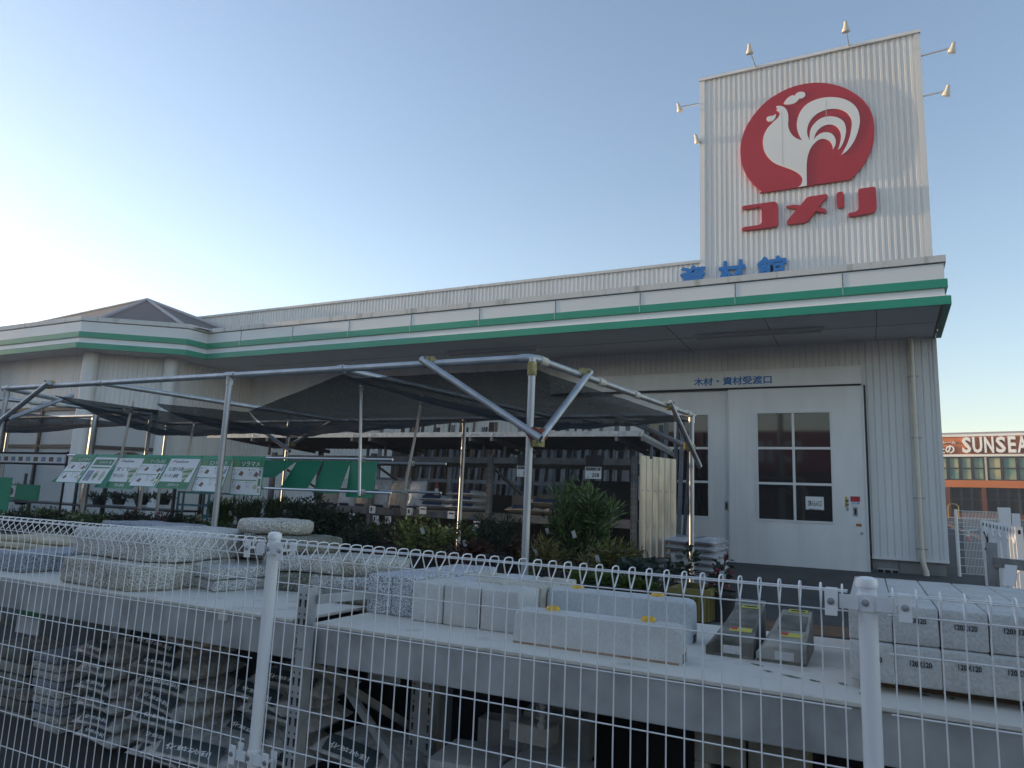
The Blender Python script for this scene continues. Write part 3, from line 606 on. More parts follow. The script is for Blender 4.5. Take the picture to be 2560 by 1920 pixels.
for a, b in cols:
    w = MB().box(px(a), px(b), SB+.12, SB+.16, zz(534), zz(322)).build('mural_window', M['mural'], sb)
    f = MB(); xm = [px(a), px(b)]
    f.box(px(a)-.10, px(a)+.10, SB+.02, SB+.11, zz(536)+.003, zz(320)-.003).box(px(b)-.10, px(b)+.10, SB+.021, SB+.111, zz(536)+.003, zz(320)-.003).box(px(a)+.10, px(b)-.10, SB+.03, SB+.11, zz(430), zz(420)).box(px(a)+.1, px(b)-.1, SB+.03, SB+.11, zz(535)+.003, zz(526)).box(px(a)+.1, px(b)-.1, SB+.03, SB+.11, zz(330), zz(321))
    f.build('window_frame', M['darkframe'], w)
MB().box(px(772), px(793), SB-.02, SB+.3, zz(535)+.003, zz(320)-.003).build('pier', M['kerb'], sb)
for a, b in ((415, 455), (745, 790), (1180, 1220), (1600, 1640)): MB().box(sx(a, 700).x, sx(b, 700).x, SB-.03, SB+.4, gz(SB)-.1, zz(602)-.003).build('pier', M['brown'], sb)
for a, b, k in ((455, 745, 3), (790, 1180, 4), (1220, 1600, 4)):
    x0, x1 = sx(a, 700).x, sx(b, 700).x
    w = MB().box(x0, x1, SB+.5, SB+.54, zz(838), zz(603)).build('display_window', M['shopglass'], sb); f = MB()
    for i in range(1, k): xx = x0+(x1-x0)*i/k; f.box(xx-.09, xx+.09, SB+.42, SB+.49, zz(838)+.003, zz(604))
    f.box(x0+.003, x1-.003, SB+.40, SB+.415, zz(716), zz(706)).build('window_frame', M['darkframe'], w)
for s, a, b in (('S', 572, 655), ('U', 668, 758), ('N', 776, 862), ('S', 880, 970), ('E', 990, 1062), ('A', 1072, 1165)):
    p, q = sx(a, 290), sx(b, 290)
    MB().text(s, (p.x, SB-.02, zz(288)), (1, 0, 0), (0, 0, 1), q.x-p.x, zz(142)-zz(288), .32, .03).build('sign_letter', M['paper'], sb)
p, q = sx(300, 200), sx(508, 200); MB().text('サンシール', (p.x, SB-.02, zz(200)), (1, 0, 0), (0, 0, 1), q.x-p.x, zz(176)-zz(200), .15, .02).build('sign_letter', M['paper'], sb)
p, q = sx(412, 250), sx(497, 250); MB().text('の', (p.x, SB-.02, zz(288)), (1, 0, 0), (0, 0, 1), q.x-p.x, zz(215)-zz(288), .2, .03).build('sign_letter', M['paper'], sb)
p, q = sx(330, 250), sx(405, 250); MB().text('た', (p.x, SB-.02, zz(288)), (1, 0, 0), (0, 0, 1), q.x-p.x, zz(222)-zz(288), .2, .03).build('sign_letter', M['paper'], sb)
sb.rotation_euler = (0, 0, math.radians(-13))
ground_strip('pavement', [(xa-6, SB-2.2), (xb+10, SB-2.2), (xb+10, SB-.04), (xa-6, SB-.04)], M['kerb'], .05)
def bollard(a, label):
    p = PG(*c6(a, 884)); o = MB().tube([p, p+Vector((0, 0, .8)), p+Vector((.15, 0, .95)), p+Vector((.45, 0, .95)), p+Vector((.6, 0, .8)), p+Vector((.6, 0, 0))], .03, 8).build('bollard', M['hoop'], smooth=True)
    tag(o, label, 'bollard', 'yellow hoops by the orange shop')
bollard(455, 'yellow steel hoop before the orange shop, nearest the white store corner')
bollard(1072, 'yellow steel hoop before the orange shop, behind the white gate post')
# ------------------------------------------------------------------ white mesh fence in front
FEN = 2.0; FT = 1.332
fence = thing('mesh_fence', 'white welded wire mesh fence with looped top running across the foreground', 'fence', (-1, FEN, .08))
pR = PY(2168, 1500, FEN+.02).x; pL = PY(688, 1345, FEN+.02).x; span = pR-pL
def panel(x0, x1):
    m = MB(); n = round((x1-x0)/.0495); r = .0021
    for i in range(n+1):
        x = x0+(x1-x0)*i/n; j = random.uniform(-.0012, .0012)
        m.tube([(x+j, FEN, .12), (x+j, FEN, 1.235), (x, FEN-.004, 1.25), (x, FEN-.032, 1.310), (x, FEN-.033, 1.320), (x, FEN-.025, FT-.002), (x, FEN-.006, FT), (x, FEN+.022, FT-.003), (x, FEN+.027, 1.320), (x, FEN+.024, 1.306), (x, FEN-.008, 1.274)], r, 6)
    e = .012
    for y, z in ((FEN-.0265, 1.3165), (FEN+.0205, 1.3165), (FEN-.0085, 1.2695), (FEN+.0048, 1.178)): m.tube([(x0-e, y, z), (x1+e, y, z)], r, 6)
    z = 1.178-.138
    while z > .15: m.tube([(x0-e, FEN+.0048, z), (x1+e, FEN+.0048, z)], r, 6); z -= .138
    m.build('mesh_panel', M['whitepaint'], fence, smooth=True)
panel(pL+.055, pR-.055); panel(pL-span+.055, pL-.055); panel(pL-2*span+.055, pL-span-.055); panel(pR+.055, pR+span-.055)
def fpost(x):
    y = FEN+.018
    po = MB().tube([(x, y, -.05), (x, y, FT+.004)], .0222, 20).build('post', M['whitepaint'], fence, smooth=True)
    MB().lathe([(.0252, FT-.004), (.0258, FT+.006), (.0235, FT+.016), (.014, FT+.021), (0.0, FT+.0225)], (x, y, 0), 20).build('post_cap', M['whitepaint'], po, smooth=True)
    for zc in (1.292, .575):
        b = MB(); b.tube([(x, y, zc-.020), (x, y, zc+.020)], .0262, 20)
        b.box(x-.062, x-.020, y-.026, y-.021, zc-.017, zc+.017).box(x+.020, x+.062, y-.026, y-.021, zc-.017, zc+.017)
        br = b.build('bracket', M['whitepaint'], po, smooth=True)
        MB().lathe([(.0, .0045), (.008, .0035), (.009, 0)], (x-.004, y-.0262, zc), 10, (0, -1, 0)).build('bolt', M['galv'], br)
        for s in (-1, 1):
            cx_ = x+s*.080
            c = MB(); c.box(cx_-.014, cx_+.014, FEN-.036 if zc > 1 else FEN-.012, FEN-.031 if zc > 1 else FEN-.007, zc-.034, zc+.030).box(cx_-.014, cx_+.014, FEN+.028, FEN+.032, zc-.030, zc+.028)
            c.box(cx_-.004, cx_+.004, (FEN-.031 if zc > 1 else FEN-.007)+.0002, FEN+.0278, zc-.004, zc+.004); cl = c.build('clip', M['whitepaint'], po, bevel=.0015)
            MB().lathe([(.0, .004), (.0078, .003), (.0088, 0)], (cx_, FEN-.036 if zc > 1 else FEN-.012, zc), 10, (0, -1, 0)).build('bolt', M['galv'], cl)
for k in (-1, 0, 1, 2): fpost(pL+span*k) if k > -2 else None

# ------------------------------------------------------------------ two heavy steel display benches behind the fence
DZ, DY0, DY1 = .99, 2.30, 3.40
def punched(m, x, y, z0, z1, w=.06, d=.05):
    m.box(x, x+w, y, y+.004, z0, z1).box(x, x+.004, y+.0045, y+d, z0, z1).box(x+w-.004, x+w, y+.0045, y+d, z0, z1)
def slots(m, x, y, z0, z1, w=.06):
    z = z0+.03
    while z < z1-.06:
        for s in (.016, w-.016):
            c = x+s; m.prism([(c-.006, y-.0012, z+.03), (c+.006, y-.0012, z+.03), (c+.0035, y-.0012, z), (c-.0035, y-.0012, z)], (0, .001, 0))
            m.prism([(c-.003, y-.0012, z+.052), (c+.003, y-.0012, z+.052), (c+.003, y-.0012, z+.044), (c-.003, y-.0012, z+.044)], (0, .001, 0))
        z += .075
def bench(x0, x1, label, ups):
    t = thing('display_bench', label, 'bench', ((x0+x1)/2, 2.8, .08), 'steel display benches behind the fence')
    MB().box(x0+.02, x1-.02, DY0, DY1, DZ-.012, DZ).build('deck', M['deck'], t, bevel=.002)
    b = MB(); b.box(x0, x1, DY0+.012, DY0+.05, DZ-.155, DZ-.0125); b.build('beam', M['rackgalv'], t, bevel=.004)
    b = MB(); b.box(x0, x1, DY1-.05, DY1-.012, DZ-.14, DZ-.0125); b.build('beam', M['rackgalv'], t, bevel=.004)
    b = MB(); x = x0+.3
    while x < x1-.1: b.box(x, x+.05, DY0+.051, DY1-.051, DZ-.07, DZ-.0125); x += .55
    b.build('cross_bearer', M['rackgalv'], t)
    for xu in ups:
        for y in (DY0-.012, DY1-.06):
            u = MB(); punched(u, xu, y, gz(y), 1.125 if y < 3 else DZ+.05); up = u.build('upright', M['rackgalv'], t)
            if y < 3 and xu < .5: s = MB(); slots(s, xu, y, gz(y)+.05, 1.12); s.build('punched_slots', M['gap'], up)
        b = MB(); b.bar((xu+.03, DY0+.05, DZ-.17), (xu+.03, DY1-.08, .28), .03, .03); b.bar((xu+.03, DY0+.05, .30), (xu+.03, DY1-.08, .16), .03, .03); b.build('brace', M['rackgalv'], t)
    return t
xu = PY(*cM(255, 700), 2.29).x
bl = bench(xu-2.6, xu-.008, 'long steel bench with grey deck carrying natural stone slabs, left of the punched upright', (xu-2.6,))
br_ = bench(xu+.062, 1.6, 'long steel bench with grey deck carrying concrete products, right of the punched upright', (xu, 1.0))
m = MB().box(xu+.02, xu+.10, DY0-.018, DY0-.0125, DZ-.17, DZ-.02); m.build('beam_hook', M['rackgalv'], br_)
for z in (DZ-.10,):
    for s in (.016, .044): MB().lathe([(.008, 0), (.007, .006), (0, .007)], (xu+s, DY0-.0185, z), 8, (0, -1, 0)).build('bolt', M['galv'], br_)
m = MB().box(PY(*cL(1385, 670), 2.305).x, PY(*cL(1430, 670), 2.305).x, DY0-.004, DY0+.011, DZ-.045, DZ-.012); m.build('deck_clip', M['deck'], bl)
MB().bar((xu+.066, DY0+.03, 1.075), (xu+.20, DY0+.75, 1.075), .02, .035).build('side_rail', M['rackgalv'], bl)

m = MB(); rnd_ = random.Random(3)
for a, b, L in ((90, 1003, 90), (170, 1045, 60), (280, 1070, 130), (460, 1105, 70), (640, 1125, 60), (770, 1190, 40), (1150, 1195, 70), (1340, 1220, 40), (1790, 1290, 40), (-420, 960, 40), (-500, 985, 40)):
    p = PZ(*cO(a, b), DZ); q = PZ(*cO(a+L, b+L*.22), DZ); n_ = 7; up_, lo_ = [], []
    for i in range(n_):
        c = p.lerp(q, i/(n_-1)); hw = .012*math.sin(math.pi*(i+.4)/(n_-.2))*rnd_.uniform(.5, 1.3); up_.append((c.x, c.y+hw, DZ+.0012)); lo_.append((c.x, c.y-hw, DZ+.0012))
    m.v += [Vector(v) for v in up_+lo_]; o_ = len(m.v)-2*n_
    for i in range(n_-1): m.f.append((o_+i, o_+n_+i, o_+n_+i+1, o_+i+1))
m.build('worn_patches', M['conc_stain'], br_, fix=True)
# ------------------------------------------------------------------ stone on the left bench
def rough_block(poly, z0, z1, material, name, label, cat, group=None, jit=.004, bev=.012, sub=3):
    """a block of stone on a plan outline, faces a little uneven, arrises worn"""
    bm = bmesh.new(); n = len(poly)
    vb = [bm.verts.new((x, y, z0)) for x, y in poly]; vt = [bm.verts.new((x, y, z1)) for x, y in poly]
    bm.faces.new(list(reversed(vb))); bm.faces.new(vt)
    for i in range(n): bm.faces.new((vb[i], vb[(i+1) % n], vt[(i+1) % n], vt[i]))
    bmesh.ops.recalc_face_normals(bm, faces=bm.faces)
    bmesh.ops.bevel(bm, geom=list(bm.edges), offset=bev, segments=2, affect='EDGES', profile=.5, clamp_overlap=True)
    bmesh.ops.triangulate(bm, faces=[f for f in bm.faces if len(f.verts) > 4])
    for _ in range(sub): bmesh.ops.subdivide_edges(bm, edges=[e for e in bm.edges if e.calc_length() > .035], cuts=1, use_grid_fill=True)
    rnd = random.Random(label); off = Vector((rnd.random()*50, rnd.random()*50, 3))
    from mathutils import noise
    bm.normal_update()
    for v in bm.verts: v.co += v.normal*(noise.noise(v.co*14+off)*jit+noise.noise(v.co*45+off)*jit*.5)
    me = bpy.data.meshes.new(name); cx_ = sum(p[0] for p in poly)/n; cy_ = sum(p[1] for p in poly)/n
    bmesh.ops.translate(bm, verts=bm.verts, vec=(-cx_, -cy_, -z0)); bm.to_mesh(me); bm.free()
    for p in me.polygons: p.use_smooth = True
    me.materials.append(material); o = bpy.data.objects.new(name, me); COL.objects.link(o); o.location = (cx_, cy_, z0)
    return tag(o, label, cat, group)
def ell(cx_, cy_, rx, ry, n=18, rot=0, wob=.06, seed=1):
    rnd = random.Random(seed); out = []
    for k in range(n):
        t = 2*math.pi*k/n; q = 1+rnd.uniform(-wob, wob); x, y = rx*q*math.cos(t), ry*q*math.sin(t)
        out.append((cx_+x*math.cos(rot)-y*math.sin(rot), cy_+x*math.sin(rot)+y*math.cos(rot)))
    return out
GS = 'stone slabs on the left bench'
e_ = .003
rough_block([(-3.80, 2.37), (-3.24, 2.355), (-3.15, 2.52), (-3.20, 3.0), (-3.84, 3.0)], DZ, 1.120, M['granite_warm'], 'stone_block', 'rough yellowish granite block with dark stained foot, bottom of the biggest stack', 'stone', GS, .008, .018)
rough_block([(-3.93, 2.50), (-3.27, 2.46), (-3.15, 2.55), (-3.22, 3.05), (-3.95, 3.05)], 1.124, 1.262, M['granite'], 'stone_block', 'clean pale granite block on top of the rough yellowish block', 'stone', GS, .006, .014)
rough_block([(-3.10, 2.68), (-2.95, 2.625), (-2.90, 2.94), (-3.1, 3.02), (-3.42, 2.98), (-3.38, 2.70)], DZ, 1.045, M['granite'], 'stone_slab', 'lower of two square granite slabs right of the biggest stone stack', 'stone', GS, .004, .01)
rough_block([(-3.10, 2.66), (-2.955, 2.615), (-2.89, 2.95), (-3.1, 3.03), (-3.40, 2.99), (-3.39, 2.70)], 1.049, 1.106, M['granite'], 'stone_slab', 'upper of two square granite slabs right of the biggest stone stack', 'stone', GS, .004, .01)
rough_block([(-4.60, 2.44), (-4.285, 2.45), (-4.24, 2.70), (-4.30, 2.98), (-4.75, 2.98)], DZ, 1.092, M['granite_blue'], 'stone_block', 'blue grey split stone block at the left end of the bench', 'stone', GS, .008, .012)
for k, (zz0, zz1) in enumerate(((1.0-.01, 1.105), (1.109, 1.188))):
    rough_block([(-3.92, 3.10), (-3.07, 3.12), (-3.04, 3.37), (-3.92, 3.37)], zz0, zz1, M['granite_warm'] if k else M['granite'], 'stone_slab', ['long grey granite slab at the back of the bench, lowest of its stack', 'long weathered slab lying on the lowest slab at the back'][k], 'stone', GS, .006, .014)
rough_block([(-3.95, 3.12), (-3.38, 3.10), (-3.30, 3.30), (-3.92, 3.36)], 1.192, 1.262, M['granite'], 'stone_slab', 'third slab up at the back of the bench, under the thin top slab', 'stone', GS, .006, .016)
rough_block([(-4.75, 3.20), (-4.12, 3.24), (-4.10, 3.55), (-4.75, 3.55)], DZ, 1.255, M['granite_blue'], 'stone_block', 'tall bluish granite block farthest back on the left bench', 'stone', GS, .006, .016)
for k, (zz0, zz1, mt, dx, lb) in enumerate(((.99, 1.085, 'granite_dark', 0, 'lowest round stepping stone of the tall pile behind the left fence post'), (1.089, 1.172, 'granite', .0, 'second round stepping stone of the tall pile behind the left fence post'), (1.176, 1.262, 'granite_dark', -.10, 'dark mossy round stone third up in the tall pile'), (1.266, 1.345, 'granite_warm', -.26, 'topmost round stepping stone of the tall pile, rising above the fence'))):
    o = rough_block(ell(-2.80+dx, 3.12, .265 if k < 3 else .215, .22 if k < 3 else .18, 20, .1*k, .03, k+3), zz0, zz1, M[mt], 'stepping_stone', lb, 'stone', 'round stepping stones', .007, .026)
for k, (zz0, zz1, mt, lb) in enumerate(((.99, 1.012, 'granite_warm', 'thin bottom stone of the short pile of round stepping stones'), (1.015, 1.088, 'granite', 'middle round stone of the short pile left of the salt and pepper posts'), (1.092, 1.178, 'granite_warm', 'top round stone of the short pile left of the salt and pepper posts'))):
    rough_block(ell(-2.47, 3.14, .285, .20, 20, .2*k, .03, k+9), zz0, zz1, M[mt], 'stepping_stone', lb, 'stone', 'round stepping stones', .006, .024)
rough_block(ell(-2.25, 2.86, .20, .10, 14, 0, .05, 31), DZ, 1.035, M['granite_dark'], 'stepping_stone', 'low mossy stone lying against the granite posts by the upright', 'stone', 'round stepping stones', .005, .016)
# cream slabs at the far left, behind
for k, (x, y, z, w, lb) in enumerate(((-5.55, 3.05, .99, .62, 'lowest cream quartzite slab at the far left'), (-5.45, 3.10, 1.032, .50, 'cream quartzite slab lying on the lowest one at the far left'), (-5.20, 3.16, 1.074, .46, 'topmost cream quartzite slab at the far left'))):
    rough_block([(x-w, y-.12), (x+w, y-.08), (x+w*.95, y+.3), (x-w, y+.3)], z, z+.038, M['stone_tan'], 'stone_slab', lb, 'stone', 'cream slabs at the far left', .005, .012, 2)
rough_block([(-6.3, 2.8), (-4.95, 2.88), (-4.9, 3.5), (-6.3, 3.5)], DZ-.06, DZ-.005, M['conc_light'], 'deck_board', 'pale board at the far left carrying the cream slabs', 'board', None, .001, .004, 1)
# ------------------------------------------------------------------ concrete goods on the right bench
def post_block(x0, x1, y0, y1, z0, z1, material, label, group, cat='concrete post', bev=.007, jit=.0012):
    return rough_block([(x0, y0), (x1, y0), (x1, y1), (x0, y1)], z0, z1, material, 'concrete_post' if 'granite' not in label else 'granite_post', label, cat, group, jit, bev, 2)
post_block(-2.02, -1.890, 2.65, 3.42, DZ, 1.155, M['granite_white'], 'left salt and pepper granite post lying lengthwise on the bench', 'granite posts', 'stone', .006, .004)
post_block(-1.886, -1.765, 2.65, 3.42, DZ, 1.158, M['granite_white'], 'right salt and pepper granite post, touching the pale concrete posts', 'granite posts', 'stone', .006, .004)
GP = 'square concrete footing posts'
rows = [(-1.742, -1.595), (-1.588, -1.425), (-1.412, -1.245)]
mats = [['conc_light', 'conc_light', 'conc_light'], ['conc_blue', 'conc_tan', 'conc_tan'], ['conc_tan', 'conc_blue', 'conc_tan']]
nm = ['front', 'middle', 'back']; cn = ['left', 'centre', 'right']
for j in range(3):
    for i, (a, b) in enumerate(rows):
        sh = .0 if j == 0 else random.uniform(-.006, .006)
        post_block(a+sh, b+sh, 2.60+.215*j, 2.80+.215*j, DZ, 1.150 if j == 0 else 1.148+random.uniform(-.004, .006), M[mats[j][i]], '%s square concrete footing post in the %s row beside the salt and pepper granite' % (cn[i], nm[j]), GP)
def kerb(x0, x1, y, z0, h, material, label, wedge):
    t = thing('parking_kerb', label, 'parking kerb', ((x0+x1)/2, y, z0), 'concrete parking kerbs')
    prof = [(y, 0), (y+.012, h-.012), (y+.028, h), (y+.085, h), (y+.10, h-.012), (y+.115, 0)]
    m = MB(); n = len(prof)
    xs_ = [x0, x0+.012, x0+.03, x1-.03, x1-.012, x1] 
    for i, x in enumerate(xs_):
        k = [.90, .97, 1, 1, .97, .90][i]; yc = y+.057
        m.v += [Vector((x, yc+(a-yc)*(.94 if i in (0, 5) else 1), z0+z*(k if z > .02 else 1))) for a, z in prof]
    for i in range(5):
        for j in range(n-1): m.f.append((i*n+j, (i+1)*n+j, (i+1)*n+j+1, i*n+j+1))
    m.f.append(tuple(range(n))); m.f.append(tuple(5*n+j for j in reversed(range(n)))); 
    m.build('kerb_body', material, t, bevel=.004, fix=True)
    m = MB().box(x1-.004, x1+.0012, y+.035, y+.078, z0, z0+.03); m.build('drain_notch', M['gap'], t)
    for q in wedge:
        x = x0+(x1-x0)*q
        MB().lathe([(.026, 0), (.026, .008), (.020, .015), (0, .0165)], (x, y+.057, z0+h-.001), 14).build('reflector', M['yellow'], t, smooth=True)
    return t
kb = kerb(-1.195, -.575, 2.452, DZ, .122, M['conc_light'], 'front pale concrete parking kerb with rust stained foot and two yellow reflectors', (.22, .80))
m = MB().box(-1.190, -.580, 2.4505, 2.568, DZ, DZ+.007); m.build('rust_stain', M['ruststain'], kb)
kerb(-1.235, -.625, 2.845, DZ, .162, M['conc_blue'], 'rear bluish concrete parking kerb with two yellow reflectors', (.20, .76))
def curb_ramp(x0, material, label):
    t = thing('boundary_block', label, 'concrete block', (x0, 2.71, DZ), 'stained concrete ramp blocks')
    w, sl, ya, yb = .165, .055, 2.71, 3.06
    fr_ = [(0, 0), (0, .030), (sl*.7, .064), (w, .064), (w, 0)]; bk = [(0, 0), (0, .030), (sl*1.1, .150), (w, .150), (w, 0)]
    m = MB(); n = 5; rowsy = [0, .08, .5, .92, 1]
    for q in rowsy: m.v += [Vector((x0+a[0]+(b[0]-a[0])*q, ya+(yb-ya)*q, DZ+a[1]+(b[1]-a[1])*q-(.010 if q in (0, 1) and a[1] > .05 else 0))) for a, b in zip(fr_, bk)]
    for i in range(4):
        for k in range(n): m.f.append((i*n+k, i*n+(k+1) % n, (i+1)*n+(k+1) % n, (i+1)*n+k))
    m.f += [tuple(range(n)), tuple(reversed(range(4*n, 5*n)))]
    m.build('block_body', material, t, bevel=.003, fix=True)
    def top(u, q, l): a = sl*.7+(sl*.4)*q; return Vector((x0+a+(w-a)*u, ya+(yb-ya)*q, DZ+.064+.086*q+l))
    def patch(name, mt, u0, u1, q0, q1, l, par): return MB().prism([top(u0, q0, l), top(u1, q0, l), top(u1, q1, l), top(u0, q1, l)], (0, 0, .0008)).build(name, mt, par, fix=True)
    patch('recess', M['conc_stain'], .10, .90, .36, .76, .0006, t)
    st = patch('label', M['yellowsticker'], .22, .86, .84, .93, .0012, t); patch('print', M['ink'], .30, .76, .87, .90, .0024, st)
    s2 = patch('label', M['yellowsticker'], .24, .88, .18, .28, .0012, t); patch('print', M['redsticker'], .26, .46, .22, .275, .0024, s2)
    MB().box(x0+.062, x0+.125, 2.7085, 2.711, DZ+.012, DZ+.040).build('hand_hole', M['conc_light'], t)
    MB().box(x0+.002, x0+w-.002, 2.7088, 2.7095, DZ, DZ+.010).build('dirty_foot', M['conc_stain'], t)
curb_ramp(-.545, M['conc_stain'], 'dark stained ramp shaped concrete block with yellow labels, left of its pair')
curb_ramp(-.372, M['conc_stain2'], 'tan ramp shaped concrete block with yellow labels, right of its pair')
GB = 'long concrete posts marked 120X120'
xs0 = [-.068, .0525, .1745, .2965, .4185, .5405, .6625]
for r in range(2):
    for i, x in enumerate(xs0):
        z0 = DZ+.0285+r*.1125; zt1 = z0+.110; y0 = 2.5-.03*(r == 0)+random.uniform(-.004, .004)
        o = post_block(x, x+.1185, y0, 3.55, z0, zt1, M['conc_pit'], '120X120 concrete post, %s from the left in the %s layer, right of the fence post' % (['first', 'second', 'third', 'fourth', 'fifth', 'sixth', 'seventh'][i], ['lower', 'upper'][r]), GB, bev=.005)
        if (r, i) not in ((1, 0),):
            tx = MB().text('120X120', (x+.028+.012*random.random(), y0-.0022, zt1-.045-.01*random.random()), (1, 0, 0), (0, 0, 1), .056, .016, .0006, .02); tx.build('stamped_size', M['ink'], o)
for x in (.0, .5): rough_block([(x, 2.56), (x+.5-.02, 2.56), (x+.48, 2.62), (x, 2.62)], DZ, DZ+.027, M['wood'], 'batten', 'wooden batten under the %s 120X120 posts' % ('left hand' if x < .2 else 'right hand'), 'batten', 'battens under the posts', .0005, .002, 0)
# ------------------------------------------------------------------ below the benches
G0 = gz(2.7)
from mathutils import noise as NZ
def sack(name, w, d, h, material, sag=.012, seed=0, puff=.5):
    """a filled sack lying flat: pillow with pinched seams at both ends; origin at the base centre"""
    nx_, ny_ = 18, 10; m = MB(); off = Vector((seed*3.1, seed*1.7, 0))
    for side in (1, -1):
        for j in range(ny_+1):
            for i in range(nx_+1):
                u, v = i/nx_*2-1, j/ny_*2-1
                pr = max(0, (1-abs(u)**4.5))**.55*max(0, (1-abs(v)**3.2))**.6
                wob = NZ.noise(Vector((u*2.6, v*2.2, side))+off)*.16+NZ.noise(Vector((u*7, v*6, side*2))+off)*.06
                x = u*w/2*(1-.05*(abs(v)**6)); y = v*d/2*(1+.03*NZ.noise(Vector((u*2, v, 5))+off))
                z = h*.5 + side*h*puff*pr*(1+wob) - sag*(u*u)
                m.v.append(Vector((x, y, max(.0, z))))
    n = (nx_+1)*(ny_+1)
    for sgn in (0, 1):
        for j in range(ny_):
            for i in range(nx_):
                a = sgn*n+j*(nx_+1)+i; f = (a, a+1, a+nx_+2, a+nx_+1); m.f.append(f if sgn == 0 else tuple(reversed(f)))
    return m
def lay(o, loc, rz=0, tilt=(0, 0)): o.location = loc; o.rotation_euler = (tilt[0], tilt[1], rz)
GG = 'gravel sacks under the left bench'
def gravel_sack(seed, w, d, h, loc, rz, tilt, label):
    m = sack('gravel_sack', w, d, h, None, seed=seed)
    o = m.build('gravel_sack', M['bag_gravel'], origin=(0, 0, 0), smooth=True, fix=True); tag(o, label, 'sack', GG)
    b = MB(); k = 9
    for i in range(k):                                   # printed band over the front of the sack
        for j, (v, zf) in enumerate(((-.97, .60), (-.82, .92), (-.66, 1.06))):
            u = -.62+1.24*i/(k-1); b.v.append(Vector((u*w/2, v*d/2*1.01, h*zf-.012*u*u+.004)))
    for i in range(k-1):
        for j in range(2): b.f.append((i*3+j, (i+1)*3+j, (i+1)*3+j+1, i*3+j+1))
    bo = b.build('print_band', M['bag_green'], o, smooth=True); bo.location = (0, 0, 0)
    t = MB().text('化粧砂利', (-w*.24, -d*.462, h*.70), (1, 0, 0), (0, .5, .87), w*.46, h*.26, .002, .01); to = t.build('lettering', M['paper'], bo)
    lay(o, loc, rz, tilt)
    return o
def at(c, a, b, Y): return PY(*c(a, b), Y)
lv = [(1560, 0), (1465, 1), (1345, 0), (1235, 1), (1125, 0), (1005, 1)]
names = ['lowest', 'second', 'third', 'fourth', 'fifth', 'sixth']
for k, (yb, odd) in enumerate(lv):
    p = at(cL, 800, yb+40, 2.62); z = p.z
    gravel_sack(k+1, .50, .40, .095, (at(cL, 1010, yb, 2.62).x+random.uniform(-.02, .02), 2.80, z-.01), random.uniform(-.06, .06)-.10*odd, (0, random.uniform(-.05, .05)), 'gravel sack lying across the stack, %s layer, right hand column' % names[k])
    gravel_sack(k+11, .34, .36, .088, (at(cL, 560, yb, 2.62).x+random.uniform(-.015, .015), 2.80, z-.005), random.uniform(-.12, .12), (0, random.uniform(-.05, .05)), 'gravel sack end of the %s layer, left hand column by the thin slabs' % names[k])
gravel_sack(25, .50, .40, .10, (at(cL, 950, 930, 2.7).x, 2.86, at(cL, 950, 940, 2.62).z-.05), .15, (0, .12), 'top gravel sack of the stack, sloping down to the right')
for k, (a, b, rz) in enumerate(((1560, 1590, .1), (1500, 1480, -.15), (1640, 1350, .1), (1560, 1245, -.1), (1700, 1150, .2))):
    gravel_sack(30+k, .46, .38, .095, (at(cL, a, b, 2.75).x+.06, 2.92, at(cL, a, b+40, 2.7).z-.02), rz, (0, .1), 'gravel sack behind the left fence post, %s of the right hand pile' % ['lowest', 'second', 'third', 'fourth', 'topmost'][k])
gravel_sack(41, .60, .42, .12, (at(cL, 1250, 1640, 2.55).x, 2.66, at(cL, 1250, 1700, 2.5).z), .05, (0, 0), 'big gravel sack lying lowest at the front, nearest the fence')
gravel_sack(42, .50, .40, .11, (at(cM, 620, 1640, 2.7).x, 2.85, at(cM, 620, 1690, 2.7).z), -.1, (0, .08), 'gravel sack on the ground just right of the punched upright')
o = rough_block([(-.16, -.1), (.17, -.1), (.17, .1), (-.16, .1)], 0, .03, M['granite'], 'paving_slab', 'loose pale stone flag lying on top of the gravel sacks', 'stone', None, .003, .006, 1)
p = at(cL, 1130, 850, 2.75); o.location = (p.x, 2.80, p.z-.01); o.rotation_euler = (0, .10, -.2)
for k in range(13):                                      # thin slabs in a tall stack left of the sacks
    b = 1640-k*54; p = at(cL, 285, b, 2.75); q = at(cL, 285, b-47, 2.75); h = q.z-p.z
    o = rough_block([(-.13, -.15), (.13, -.15), (.13, .15), (-.13, .15)], 0, h*.93, M['granite'] if k % 3 else M['granite_blue'], 'paving_slab', 'thin granite slab, number %d up from the ground, in the tall stack left of the gravel sacks' % (k+1), 'stone', 'thin slabs in the tall stack', .002, .004, 0)
    o.location = (p.x+random.uniform(-.012, .012)-.012*k*.0, 2.90, p.z); o.rotation_euler = (0, 0, random.uniform(-.05, .05))
for k in range(9):                                       # darker bricks at the very left
    b = 1600-k*78; p = at(cL, 40, b, 2.8); q = at(cL, 40, b-70, 2.8)
    o = rough_block([(-.28, -.14), (.22, -.14), (.22, .14), (-.28, .14)], 0, (q.z-p.z)*.94, M['conc_stain2'] if k % 2 else M['conc_stain'], 'paving_slab', 'dark brown slab, number %d up, in the stack at the left edge under the bench' % (k+1), 'stone', 'dark slabs at the left edge', .003, .006, 0)
    o.location = (p.x-.05+random.uniform(-.02, .02), 2.94, p.z)
t = thing('product_card', 'green and white product card hanging under the left end of the bench', 'card', tuple(at(cL, 160, 830, 2.9)))
p, q = at(cL, 118, 640, 2.62), at(cL, 235, 830, 2.62)
MB().box(p.x, q.x, 2.62, 2.625, q.z, p.z).build('card', M['posterwhite'], t); MB().box(p.x-.001, q.x+.001, 2.617, 2.6195, (p.z*.62+q.z*.38), p.z+.001).build('green_band', M['postergreen'], t)
